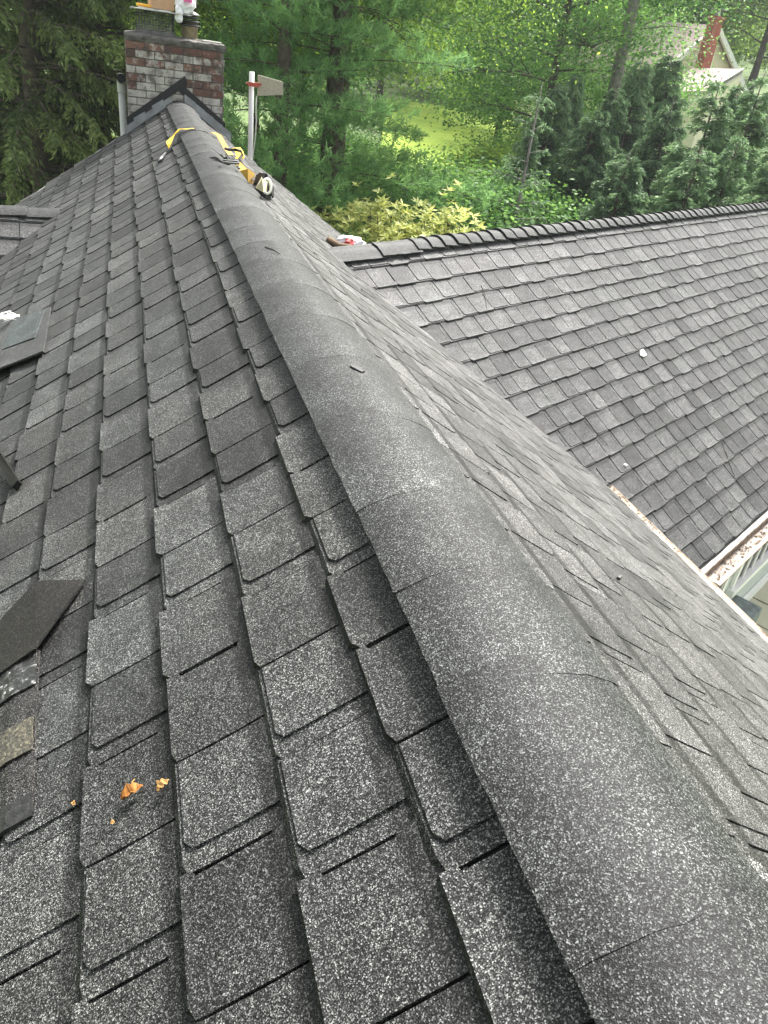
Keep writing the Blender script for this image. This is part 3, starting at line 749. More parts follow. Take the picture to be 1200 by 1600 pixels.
for i, (dx, dz, rr_) in enumerate(((-.035, .03, .016), (-.005, .035, .014), (.02, .028, .017), (.035, .055, .01), (-.02, .06, .012))):
    V = [(.72+dx+rr_*math.cos(q)*1.2, 10.655-.0, zt_+.09+dz+rr_*math.sin(q)) for q in np.linspace(0, 6.28, 9)[:-1]]; b.prism(V, (0, 0, 0), (0, .05, 0))
b.build('pink_print', simple('pink_ink', (.75, .12, .38), .5), bag)

# --- vent pipe beside the chimney
M_PVC = simple('grey_white_pipe', (.42, .43, .40), .45, var=.08, vs=4)
vp = empty('vent_pipe', (-.035, 10.96, 0)); vp.location = (0, 0, 0)
px, py = -.045, 10.93
tag(vp, 'pale plastic vent pipe with open elbow standing left of the chimney', 'pipe')
b = MB(); b.tube([(px+.02, py, CZ-2.6), (px, py, CZ-.74)], .045, 16); b.build('riser', M_PVC, vp, smooth=True)
b = MB(); path = [(px, py, CZ-.82), (px, py, CZ-.74)]+[(px, py-.075*(1-math.cos(q)), CZ-.74+.075*math.sin(q)) for q in np.linspace(.3, 1.57, 5)]+[(px, py-.15, CZ-.665)]
b.tube(path, .053, 16, caps=False); b.tube([(px, py-.15, CZ-.665), (px, py-.151, CZ-.665)], .053, 16, caps=False); b.build('elbow', M_PVC, vp, smooth=True)
b = MB(); b.tube([(px, py-.146, CZ-.665), (px, py-.142, CZ-.665)], .044, 16); b.build('bore', simple('pipe_dark', (.015, .015, .015), .9), vp)
# --- antenna
an = empty('antenna', (0, 0, 0)); tag(an, 'flat beige panel antenna on a white mast right of chimney', 'antenna')
q0, q1 = at_Y(391, 262, 10.95), at_Y(393.5, 112, 10.95)
b = MB(); b.tube([q0-np.array([0, 0, .5]), q1], .032, 12); b.build('mast', simple('mast_white', (.62, .61, .60), .5, var=.1, vs=3), an, smooth=True)
ps = [at_Y(403.5, 117, 10.93), at_Y(442.5, 128, 10.93), at_Y(442.5, 148.5, 10.93), at_Y(402.5, 150, 10.93)]
b = MB(); b.prism([p_ for p_ in ps][::-1], (0, 0, 0), (0, .028, 0)); bevel(b.build('panel', simple('antenna_panel', (.36, .33, .25), .6, var=.22, vs=60), an), .004)
cl = at_Y(396, 132, 10.93); b = MB(); b.box(cl, (.13, .09, .045)); b.tube([cl+np.array([-.09, 0, 0]), cl+np.array([.1, 0, .01])], .012, 8); b.build('clamp', simple('red_clamp', (.42, .08, .05), .5), an)
cp = [at_Y(x_, y_, 10.94) for x_, y_ in ((401, 150), (400, 165), (400.5, 190), (399, 215), (396, 235), (394, 252), (392, 268))]
b = MB(); b.tube(cp, .007, 6); b.build('cable', simple('pale_cable', (.55, .53, .48), .5), an, smooth=True)

# ------------------------------------------------------------------ things lying on the roof
def ribbon(path, wd, side, th=.003):
    """flat webbing: path points, per-point or constant side direction"""
    path = [np.array(p_, float) for p_ in path]; V = []; k = len(path)
    for i, p_ in enumerate(path):
        s_ = np.array(side[i] if isinstance(side, list) else side, float); tg = path[min(i+1, k-1)]-path[max(i-1, 0)]; tg /= np.linalg.norm(tg)+1e-9
        s_ = s_-tg*np.dot(s_, tg); s_ /= np.linalg.norm(s_)+1e-9; up = np.cross(s_, tg)
        for a, h_ in ((-1, 0), (1, 0), (1, th), (-1, th)): V.append(p_+s_*a*wd/2+up*h_)
    Fs = [(i*4+j, i*4+(j+1) % 4, (i+1)*4+(j+1) % 4, (i+1)*4+j) for i in range(k-1) for j in range(4)]+[(3, 2, 1, 0), ((k-1)*4, (k-1)*4+1, (k-1)*4+2, (k-1)*4+3)]
    return V, Fs
def onL(x, y, h=.03): return PL.hit(x, y, h)
def onR(x, y, h=.03): return PR.hit(x, y, h)
har = empty('safety_harness', (0, 0, 0)); tag(har, 'yellow and black safety harness with buckles draped over the ridge', 'harness')
M_YEL = simple('yellow_webbing', (.50, .34, .015), .7, var=.15, vs=20); M_BLK = simple('black_webbing', (.014, .014, .016), .75); M_OCH = simple('ochre_webbing', (.36, .22, .03), .75, var=.2, vs=20)
M_STEEL = simple('steel', (.14, .14, .14), .35, .9, var=.1)
YH = 7.72
def cap_z(xo): m_ = math.tan(aL if xo < 0 else aR); return AZ+.060-(abs(xo)*m_ if abs(xo) > .165 else (xo*xo/.33+.0825)*m_)
def ridge_over(xo, y, h): # point over the ridge cap
    return np.array([AX+xo, y, (cap_z(xo) if abs(xo) < .2 else cap_z(xo)-.03)+h])
up = np.array([0, 0, 1.])
# yellow leg strap bunched left of the cap, black strap across, yellow flap right
pth = [ridge_over(-.26, YH-.22, .02), ridge_over(-.25, YH-.10, .045), ridge_over(-.21, YH+.0, .055), ridge_over(-.15, YH+.04, .04), ridge_over(-.09, YH+.04, .015), ridge_over(-.03, YH+.03, .012)]
b = MB(); b.add(*ribbon(pth, .05, [(0, 1, .5), (.1, 1, .3), (.2, 1, .2), (.1, 1, .1), (0, 1, 0), (0, 1, 0)])); b.build('strap', M_YEL, har)
pth = [ridge_over(-.27, YH-.30, .01), ridge_over(-.24, YH-.18, .015), ridge_over(-.17, YH-.07, .03), ridge_over(-.05, YH-.03, .015), ridge_over(.08, YH-.03, .01), ridge_over(.2, YH-.12, .012), ridge_over(.3, YH-.3, .012)]
b = MB(); b.add(*ribbon(pth, .042, (0, 1, 0))); b.build('strap', M_BLK, har)
b = MB(); b.tube([ridge_over(-.29, YH-.36, .015), ridge_over(-.33, YH-.48, .015), ridge_over(-.36, YH-.56, .02)], [.011, .016, .011], 8); b.build('lanyard_hook', M_STEEL, har, smooth=True)
pth = [ridge_over(.14, YH+.02, .03), ridge_over(.18, YH-.06, .05), ridge_over(.23, YH-.2, .03), ridge_over(.26, YH-.32, .012)]
b = MB(); b.add(*ribbon(pth, .055, [(1, .4, 0)]*4)); b.build('strap', M_OCH, har)
pth = [ridge_over(.35, YH+.06, .09), ridge_over(.37, YH-.02, .08), ridge_over(.37, YH-.10, .05), ridge_over(.35, YH-.18, .03)]
b = MB(); b.add(*ribbon(pth, .075, [(1, .3, .2)]*4)); b.build('strap', M_YEL, har)
H = lambda x_, y_, h_=.02: onR(x_, y_, .03+h_)
pth = [H(336, 232), H(346, 240, .03), H(356, 250, .03), H(366, 256, .02), H(378, 265), H(390, 275), H(398, 282)]
b = MB(); b.add(*ribbon(pth, .05, [(.3, 1, 0)]*7)); b.build('strap', M_BLK, har)
pth = [H(368, 258), H(378, 266, .03), H(388, 274, .03), H(397, 281, .01)]
b = MB(); b.add(*ribbon(pth, .09, [(.3, 1, .3)]*4)); b.build('strap', M_OCH, har)
bk = H(361, 253, .04); b = MB()
for dx, dy, sx_, sy_ in ((-.05, 0, .016, .10), (.05, 0, .016, .10), (0, .045, .10, .016), (0, -.045, .10, .016)): b.box(bk+np.array([dx, dy, -dx*.6]), (sx_, sy_, .012))
bevel(b.build('buckle', M_STEEL, har), .003)
pth = [H(352, 232, .02), H(358, 234, .06), H(368, 234, .10), H(376, 236, .10), H(379, 242, .06), H(374, 248, .05), H(380, 258, .04), H(388, 268, .03), H(393, 276, .02)]
b = MB(); b.tube(pth, .011, 6); b.build('webbing_loop', M_BLK, har, smooth=True)
pth = [H(398, 281, .02), H(404, 277, .06), H(412, 278, .09), H(419, 284, .09), H(424, 293, .07), H(428, 302, .03)]
b = MB(); b.add(*ribbon(pth, .07, [(.2, 1, .5)]*6, .012)); b.build('shoulder_pad', M_BLK, har)
pth = [H(398, 282, .01), H(405, 291, .02), H(414, 300, .015), H(424, 305, .015)]
b = MB(); b.add(*ribbon(pth, .09, [(.4, 1, .2)]*4, .012)); b.build('shoulder_pad', M_BLK, har)
b = MB(); b.add(*ribbon([H(404, 285, .05), H(411, 290, .06), H(417, 294, .05)], .085, [(.3, 1, .6)]*3)); b.build('label_tag', simple('pale_yellow_tag', (.70, .66, .38), .6), har)
c0 = H(417, 291, .07); b = MB(); b.tube([c0+np.array([.03*math.cos(q), .03*math.sin(q)*.6, .045*math.sin(q)]) for q in np.linspace(0, 6.28, 13)], .009, 6, caps=False); b.build('ring', M_WHITE, har, smooth=True)
# small black clip on the cap
c0 = np.array([.607, 2.04, 0]); pA, pB = at_plane(549, 573, np.array([AX, 0, cap_z(0)+.003]), np.array([0.15, 0, 1.])), at_plane(566, 582, np.array([AX, 0, cap_z(0)+.003]), np.array([0.15, 0, 1.]))
dv = (pB-pA); ln = np.linalg.norm(dv); dv /= ln; sv = np.cross(up, dv); sv /= np.linalg.norm(sv)
b = MB(); out = [(-.5, -.2), (-.46, -.38), (-.38, -.5), (.5, -.5), (.5, .5), (-.38, .5), (-.46, .38), (-.5, .2)]
b.prism([(pA+pB)/2+dv*(a*ln*1.15)+sv*(c_*.017)-up*.006 for a, c_ in out], (0, 0, 0), (0, 0, .012)); o = bevel(b.build('rubber_clip', M_BLACK), .002); tag(o, 'small black rubber clip lying on the near ridge caps', 'clip')
# fallen oak leaf fragments
M_DRY = simple('dry_leaf', (.26, .105, .02), .7, var=.45, vs=90); M_DRYP = simple('dry_leaf_pale', (.36, .20, .065), .7, var=.3, vs=90)
def leaf(name, cx, cy, ln, wd, rot, lob, m_, seed, label, group=None, curl=.012):
    r = random.Random(seed); c = onL(cx, cy, .022); u, s_ = PL.us(c); V = []; n_ = 15
    for i in range(n_):
        q = i/(n_-1); wv = wd*math.sin(math.pi*min(1, q*1.02+.0))**.7*(1+lob*math.sin(q*19))
        for a in (-1, 0, 1):
            X = (q-.5)*ln; Yv = a*wv/2+r.uniform(-1, 1)*.0012; h = curl*abs(a)*(.6+.6*math.sin(q*4))+.003+r.uniform(0, .002)
            V.append(PL.pt(u+X*math.cos(rot)-Yv*math.sin(rot), s_-(X*math.sin(rot)+Yv*math.cos(rot)), .022+h))
    Fs = [(i*3+j, (i+1)*3+j, (i+1)*3+j+1, i*3+j+1) for i in range(n_-1) for j in range(2)]
    b = MB(); b.add(V, Fs); root = b.build(name, m_, smooth=True)
    md = root.modifiers.new('solid', 'SOLIDIFY'); md.thickness = .0008
    tag(root, label, 'leaf', group); return root, u, s_
lf, u, s_ = leaf('dry_leaf', 210, 1240, .046, .024, R(95), .3, M_DRY, 1, 'curled orange brown oak leaf, the largest dry leaf on the left slope')
b = MB(); b.tube([PL.pt(u-.014, s_, .026), PL.pt(u-.021, s_-.001, .03), PL.pt(u-.027, s_-.005, .027)], .0013, 5); b.tube([PL.pt(u-.02, s_, .028), PL.pt(u-.020, s_+.008, .026), PL.pt(u-.016, s_+.013, .025)], .0012, 5); b.build('stalk', M_DRYP, lf)
leaf('dry_leaf', 258, 1229, .026, .02, R(120), .5, M_DRYP, 2, 'small torn tan leaf scrap right of the curled oak leaf', curl=.008)
leaf('dry_leaf', 118, 1257, .010, .006, R(20), .4, M_DRYP, 3, 'tiny tan leaf crumb left of the curled oak leaf', curl=.004)
leaf('dry_leaf', 179, 1287, .008, .006, R(70), .4, M_DRYP, 4, 'tiny tan leaf crumb below the curled oak leaf', curl=.004)
leaf('dry_leaf', 1057, 644, .01, .006, R(70), .4, M_DRYP, 5, 'x', curl=.004) if False else None
# scrap of white paper, twigs and a pale pebble on the wing
def wing_hit(x, y, h=.02): return PW.hit(x, y, h)
ps = [wing_hit(*q, .022) for q in ((998, 549), (1003, 547), (1006, 551), (1010, 555), (1005, 558), (1000, 555))]
ctr = sum(ps)/len(ps); b = MB(); V = [ctr+nW*.02]+[p_+nW*random.uniform(.0, .02) for p_ in ps]; b.add(V, [(0, i+1, (i+1) % 6+1) for i in range(6)])
o = b.build('paper_scrap', M_WHITE); md = o.modifiers.new('solid', 'SOLIDIFY'); md.thickness = .001; tag(o, 'crumpled scrap of white paper on the wing roof', 'paper')
def twig(pts, lab, plane=PW, rad=.004, h=.022, grp=None):
    P_ = [plane.hit(x_, y_, h) for x_, y_ in pts]; b = MB(); k = len(P_); b.tube(P_, [rad*(1-.6*i/(k-1)) for i in range(k)], 5)
    tag(b.build('twig', simple('twig_bark', (.05, .04, .035), .9)), lab, 'twig', grp)
twig([(1134, 706), (1140, 725), (1148, 745)], 'thin bent dark twig on the lower right of the wing roof', rad=.006)
twig([(1128, 690), (1135, 712)], 'short dark twig crossing the bent twig on wing roof', rad=.005)
twig([(916, 655), (926, 668), (935, 680), (950, 696)], 'long thin curved twig on wing roof near the valley', rad=.005)
twig([(752, 447), (757, 458), (762, 490)], 'dark twig high on the wing roof under its ridge', rad=.004)
twig([(414, 386), (428, 391), (438, 397)], 'thin dark curved twig on main ridge caps', plane=Plane((AX, 0, cap_z(0)), (0, 1, 0), (.25, 0, .97)), rad=.004, h=.008)
pc = wing_hit(977, 727, .025); b = MB(); V, Fs = crumple(pc, (.018, .014, .012), 6, 8, 6, .2); b.add(V, Fs); tag(b.build('pebble', M_WHITE, smooth=True), 'small white pebble on the wing roof by the valley', 'pebble')
pc = onR(968, 902, .022); b = MB(); b.box(pc, (.022, .014, .010), np.array(Matrix.Rotation(.7, 3, 'Z'))); o = bevel(b.build('rubber_scrap', M_BLACK), .002); tag(o, 'tiny black rubber scrap on the near right slope', 'scrap')
# red and white bag caught where the wing ridge meets the main roof
rb_ = PR.hit(548, 386, .05); b = MB(); V, Fs = crumple(rb_+np.array([.02, .1, .02]), (.17, .12, .07), 12, 14, 9, .35); b.add(V, Fs); bg2 = b.build('crumpled_bag', M_BAG); tag(bg2, 'crumpled white and red plastic bag behind the wing ridge end', 'bag')
b = MB(); V, Fs = crumple(rb_+np.array([-.02, 0, .02]), (.05, .05, .075), 13, 10, 8, .4); b.add(V, Fs); b.build('red_panel', simple('red_plastic', (.62, .10, .09), .5), bg2)
b = MB(); q = PR.hit(531, 386, .05); b.tube([q+np.array([-.08, .12, .03]), q, q+np.array([.09, -.06, .02])], [.03, .035, .02], 7); o = b.build('wood_scrap', simple('scrap_wood', (.12, .08, .045), .9), smooth=True); tag(o, 'short brown wood scrap beside the red and white bag', 'wood')

# --- loose shingles lying on the left slope
def sheet_on(pl, quad, nu, nv, hfun, m_, name, th=.004, tone=1., parent=None, jag=0.):
    """quad: 4 pixels (or (u,s)) corners; a curved sheet of roofing"""
    C4 = [np.array(q_, float) for q_ in quad]; V = []; r = random.Random(17)
    for j in range(nv+1):
        for i in range(nu+1):
            a, c_ = i/nu, j/nv
            p_ = (C4[0]*(1-a)+C4[1]*a)*(1-c_)+(C4[3]*(1-a)+C4[2]*a)*c_
            jj = jag*r.uniform(-1, 1) if (i in (0, nu) or j in (0, nv)) else 0
            V.append(pl.pt(p_[0]+jj, p_[1]+jj, hfun(a, c_)))
    n0 = len(V)
    V += [v-pl.n*th for v in V]
    idx = lambda i, j: j*(nu+1)+i
    Fs = []
    for j in range(nv):
        for i in range(nu):
            f = (idx(i, j), idx(i+1, j), idx(i+1, j+1), idx(i, j+1)); Fs += [f, tuple(n0+q_ for q_ in reversed(f))]
    for i in range(nu): Fs += [(idx(i, 0), n0+idx(i, 0), n0+idx(i+1, 0), idx(i+1, 0)), (idx(i, nv), idx(i+1, nv), n0+idx(i+1, nv), n0+idx(i, nv))]
    for j in range(nv): Fs += [(idx(0, j), idx(0, j+1), n0+idx(0, j+1), n0+idx(0, j)), (idx(nu, j), n0+idx(nu, j), n0+idx(nu, j+1), idx(nu, j+1))]
    V = np.array(V); me = np_mesh(name, V, Fs, m_, tone=[tone]*len(Fs), smooth=False)
    bpy_o = mobj(name, me, parent); return bpy_o
def usL(x, y, h=.03): return PL.us(onL(x, y, h))
M_TAR = simple('tar_strip', (.016, .016, .015), .45, var=.7, vs=70, bumpd=.004, bs=120)
m, t, p = mat('sealant_film'); g = N(t, 'ShaderNodeNewGeometry'); n_ = noise(t, g.outputs['Position'], 55, 5, .7)
L(t, ramp(t, n_, [(.50, (.015, .015, .014)), (.60, (.08, .08, .075)), (.68, (.6, .6, .6))]), p.inputs['Base Color']); p.inputs['Roughness'].default_value = .35; bump(t, p, n_, .8, .006); M_FILM = m
m, t, p = mat('moss_dirt'); g = N(t, 'ShaderNodeNewGeometry'); n_ = noise(t, g.outputs['Position'], 120, 4, .7)
L(t, ramp(t, n_, [(.38, (.02, .02, .016)), (.55, (.06, .055, .038)), (.70, (.19, .17, .11))]), p.inputs['Base Color']); p.inputs['Roughness'].default_value = .9; bump(t, p, n_, .9, .005); M_MOSS = m
M_BACKG = granule('shingle_back_grey', ((1., .99, .95), (1., .98, .95)), .78, band=False)
def ext(a, c_, k):  # extrapolate from a through c_
    return (c_[0]+(c_[0]-a[0])*k, c_[1]+(c_[1]-a[1])*k)
# grey upturned shingle with tar strips
lo = empty('loose_shingle', (0, 0, 0)); tag(lo, 'loose grey upturned shingle with dark tar strips at lower left of slope', 'shingle', 'loose shingles on the left slope')
A = usL(57, 1015, .045); B = usL(48, 1235, .03); Cc = usL(0, 1262, .03); D = usL(0, 1055, .045)
fr = lambda q: ((A[0]*(1-q)+B[0]*q), (A[1]*(1-q)+B[1]*q))
dl = (D[0]-A[0], D[1]-A[1]); ext_ = 4.2
def band(q0, q1, h0, h1, m_, nm, th=.004, tone=1., par=None, lip=0., jag=.002):
    a, c_ = fr(q0), fr(q1)
    quad = [a, c_, (c_[0]+dl[0]*ext_, c_[1]+dl[1]*ext_), (a[0]+dl[0]*ext_, a[1]+dl[1]*ext_)]
    return sheet_on(PL, quad, 4, 8, lambda a_, c2: h0+(h1-h0)*a_+.012*math.sin(min(1, c2*3)*3.1)*(1-c2)+lip*(1-min(1, c2*6)), m_, nm, th, tone, par, jag)
band(-.02, 1.06, .037, .024, M_BACKG, 'sheet', .006, 1.05, lo)
band(.0, .27, .0445, .0405, M_FILM, 'adhesive_strip', .003, 1., lo)
band(.52, .74, .0395, .035, M_MOSS, 'adhesive_strip', .003, 1., lo)
band(1.0, 1.13, .026, .022, M_TAR, 'butt_edge', .008, 1., lo)
# brown folded piece on top
lo2 = None
q4 = [usL(134, 907, .02), usL(57, 1015, .05), usL(-70, 1112, .05), usL(-40, 1000, .03)]
q4 = [usL(134, 906, .022), usL(57, 1016, .05), ext(usL(57, 1016, .05), usL(0, 1057, .05), 2.5), ext(usL(56, 907, .03), usL(0, 970, .03), 2.)]
P2 = [usL(134, 906, .022), usL(58, 1016, .05), ext(usL(58, 1016, .05), usL(0, 1057, .05), 2.5), ext(usL(50, 907, .03), usL(0, 966, .03), 2.2), usL(56, 907, .026)]
def poly_sheet(pl, pts, hs, m_, name, th, tone, parent=None):
    V = [pl.pt(u_, s_, h_) for (u_, s_), h_ in zip(pts, hs)]; n_ = len(V); V += [v-pl.n*th for v in V]
    Fs = [tuple(range(n_)), tuple(range(2*n_-1, n_-1, -1))]+[(i, n_+i, n_+(i+1) % n_, (i+1) % n_) for i in range(n_)]
    me = np_mesh(name, V, Fs, m_, tone=[tone]*len(Fs)); return mobj(name, me, parent)
def fix_normals(o):
    import bmesh
    bm = bmesh.new(); bm.from_mesh(o.data); bmesh.ops.recalc_face_normals(bm, faces=bm.faces); bm.to_mesh(o.data); bm.free()
o = poly_sheet(PL, P2, [.024, .058, .06, .04, .026], M_BACK, 'loose_shingle', .005, 1.1); fix_normals(o)
tag(o, 'dark brown bent shingle flap lying over the upturned grey shingle', 'shingle', 'loose shingles on the left slope')
# dark strip further up at the frame edge
o = poly_sheet(PL, [usL(0, 706, .05), usL(28, 750, .05), usL(17, 759, .05), usL(-40, 690, .05), usL(-50, 640, .05)], [.06, .05, .045, .055, .06], M_BACK, 'loose_shingle', .022, .8); fix_normals(o)
tag(o, 'narrow dark shingle strip pointing into the left slope above the brown flap', 'shingle', 'loose shingles on the left slope')
# lifted shingle with bluish tab, higher up
ls = empty('loose_shingle', (0, 0, 0)); tag(ls, 'lifted grey shingle with a bluish tab and black gap beneath, high on left slope', 'shingle', 'loose shingles on the left slope')
A, B, Cc, D = usL(76, 476, .05), usL(66, 547, .05), usL(0, 573, .06), usL(0, 500, .06)
quad = [A, B, (B[0]+(Cc[0]-B[0])*3.4, B[1]+(Cc[1]-B[1])*3.4), (A[0]+(D[0]-A[0])*3.0, A[1]+(D[1]-A[1])*3.0)]
o = sheet_on(PL, quad, 4, 6, lambda a, c_: .034+.012*a+.028*c_, M_SHW, 'sheet', .010, .95, ls, .002); fix_normals(o)
def inq(a, c_): 
    q_ = [np.array(x_) for x_ in quad]; return tuple((q_[0]*(1-a)+q_[1]*a)*(1-c_)+(q_[3]*(1-a)+q_[2]*a)*c_)
o = sheet_on(PL, [inq(.05, .03), inq(.66, .07), inq(.66, .30), inq(.05, .26)], 2, 2, lambda a, c_: .0445+.006*a+.004*c_, granule('blue_grey_granules', ((.86, 1.0, 1.04), (.9, 1., 1.02)), 1.25, band=False), 'tab', .008, 1.15, ls, .001); fix_normals(o)
b = MB(); r = random.Random(21); c0 = PL.pt(*usL(10, 500, .07), .075)
for i in range(26):
    a = r.uniform(0, 6.28); p0 = c0+np.array([r.uniform(-.09, .05), r.uniform(-.06, .06), r.uniform(-.01, .03)]); e1 = np.array([math.cos(a), math.sin(a), r.uniform(-.4, .4)])*r.uniform(.03, .07); e2 = np.array([-math.sin(a), math.cos(a), r.uniform(-.4, .6)])*r.uniform(.004, .014)
    b.add([p0-e1, p0-e2, p0+e1, p0+e2], [(0, 1, 2, 3)])
o = b.build('plastic_shreds', M_WHITE); md = o.modifiers.new('solid', 'SOLIDIFY'); md.thickness = .001; tag(o, 'tangle of torn white plastic on the lifted bluish shingle', 'litter')

# ------------------------------------------------------------------ patio beyond the wing
m, t, p = mat('flagstone'); g = N(t, 'ShaderNodeNewGeometry'); oi = N(t, 'ShaderNodeObjectInfo')
c = ramp(t, oi.outputs['Random'], [(0., (.22, .24, .22)), (.35, (.36, .37, .30)), (.7, (.42, .41, .30)), (1., (.5, .48, .38))])
c = mixc(t, math_(t, 'MULTIPLY', noise(t, g.outputs['Position'], 9, 5), .8), c, (.24, .25, .17)); L(t, c, p.inputs['Base Color']); p.inputs['Roughness'].default_value = .85; bump(t, p, noise(t, g.outputs['Position'], 20, 4), .6, .01); M_FLAG = m
def gp(t_, o_): q = wp(t_, o_, 0); return q
b = MB(); wbox(b, 3.2, 15.4, .0, 6.5, -.08, .012); patio = b.build('patio', simple('moss_joint', (.10, .13, .04), .95, var=.5, vs=12)); tag(patio, kind='structure')
stone_me = []
r = random.Random(31)
for i in range(6):
    q = MB(); w_, d_ = .56, .56; V = [(-w_/2+r.uniform(-.02, .02), -d_/2+r.uniform(-.02, .02)), (w_/2+r.uniform(-.02, .02), -d_/2+r.uniform(-.02, .02)), (w_/2+r.uniform(-.02, .02), d_/2+r.uniform(-.02, .02)), (-w_/2+r.uniform(-.02, .02), d_/2+r.uniform(-.02, .02))]
    q.prism([(x_, y_, 0) for x_, y_ in V], (0, 0, -.03), (0, 0, .022)); stone_me.append(q.mesh('paver', M_FLAG))
for i in range(18):
    for j in range(8):
        c0 = gp(4.2+i*.61+(.3 if j % 2 else 0), .34+j*.61); o = bpy.data.objects.new('paver', stone_me[r.randrange(6)]); put(o, patio); o.location = (c0[0], c0[1], .018+r.uniform(-.004, .006)); o.rotation_euler = (0, 0, math.pi/2-TH+r.choice([0, math.pi/2, math.pi])+r.uniform(-.02, .02))
st = MB(); wbox(st, 8.35, 9.3, .07, .42, .02, .72); M_BLUE = simple('bluestone', (.13, .16, .155), .7, var=.35, vs=10, bumpd=.01, bs=30)
o = bevel(st.build('stone_step', M_BLUE), .02); tag(o, 'dark bluestone step block against the wing wall', 'step')

# ------------------------------------------------------------------ vegetation
class Veg:
    def __init__(s): s.v = []; s.t = []; s.n = 0; s.wood = MB()
    def quads(s, C, D, W, tone):
        """rhombus leaves: centre C, half-length vectors D, half-width vectors W"""
        V = np.stack([C-D, C+W-D*.15, C+D, C-W-D*.15], 1).reshape(-1, 3); s.v.append(V); s.t.append(tone)
    def leaf_mesh(s, name, m_):
        V = np.concatenate(s.v); return np_mesh(name, V, np.arange(len(V)).reshape(-1, 4), m_, tone=np.clip(np.concatenate(s.t), 0, 1))
def unit(v): return v/(np.linalg.norm(v, axis=-1, keepdims=True)+1e-9)
def rnd_dirs(g_, n): return unit(g_.normal(size=(n, 3)))
def deciduous(seed, H, Rc, base, n_limb, leaf_sz, per, droop=0., flat=.5, trunk_r=None, lean=(0, 0), subs=5, sag=0.):
    g_ = np.random.default_rng(seed); V = Veg(); tr = trunk_r or H*.014
    tp = [np.array([lean[0]*q*H+.12*math.sin(q*5+seed)*q, lean[1]*q*H+.12*math.cos(q*4+seed)*q, q*H*.93]) for q in np.linspace(0, 1, 9)]
    V.wood.tube(tp, [tr*(1-.85*q)*(1+.35*max(0, .12-q)/.12) for q in np.linspace(0, 1, 9)], 8)
    for i in range(n_limb):
        q = base+(1-base)*((i+.5)/n_limb)**.9; az = i*2.399+g_.uniform(-.4, .4)
        prof = math.sin(math.pi*min(1, max(0.05, (q-base)/(1-base)*.86+.14)))**.75
        Ln = Rc*prof*g_.uniform(.75, 1.12)+.3; k = q*8; i0 = min(7, int(k)); p0 = tp[i0]+(tp[i0+1]-tp[i0])*(k-i0)
        rise = g_.uniform(.15, .6)*(1 if q > .5 else .6); dirh = np.array([math.cos(az), math.sin(az), 0])
        path = [p0+dirh*Ln*a+np.array([0, 0, Ln*(rise*a-droop*a*a)]) for a in np.linspace(0, 1, 6)]
        V.wood.tube(path, [tr*.24*(1-q*.6)*(1-.88*a)+.005 for a in np.linspace(0, 1, 6)], 5)
        for sidx in range(subs):
            a = g_.uniform(.25, 1.0); p1 = path[0]*(1-a)+path[-1]*a; p1[2] = p0[2]+Ln*(rise*a-droop*a*a)
            az2 = az+g_.uniform(-1.4, 1.4); l2 = Ln*g_.uniform(.22, .5)+.25; d2 = np.array([math.cos(az2), math.sin(az2), g_.uniform(-.25, .45)-sag])
            p2 = p1+d2*l2; V.wood.tube([p1, (p1+p2)/2+np.array([0, 0, .05*l2]), p2], [.02*H/12+.004, .012*H/12+.003, .003], 4, caps=False)
            for cidx in range(3):
                c = p1+(p2-p1)*g_.uniform(.35, 1.1)+g_.normal(size=3)*.12*l2; n = int(per*g_.uniform(.6, 1.4)); sg = l2*.38+.18
                off = g_.normal(size=(n, 3))*np.array([sg, sg, sg*flat]); C = c+off
                C[:, 2] -= sag*np.hypot(off[:, 0], off[:, 1])*.8
                D = unit(g_.normal(size=(n, 3))*np.array([1, 1, .45])+np.array([0, 0, -.25-sag])); Nn = unit(g_.normal(size=(n, 3))*.65+np.array([0, 0, 1.])); Wv = unit(np.cross(D, Nn))
                sz = leaf_sz*g_.uniform(.6, 1.25, size=(n, 1))
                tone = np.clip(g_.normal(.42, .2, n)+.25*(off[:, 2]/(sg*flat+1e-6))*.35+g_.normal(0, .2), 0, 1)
                V.quads(C, D*sz*.62, Wv*sz*.36, tone)
    return V
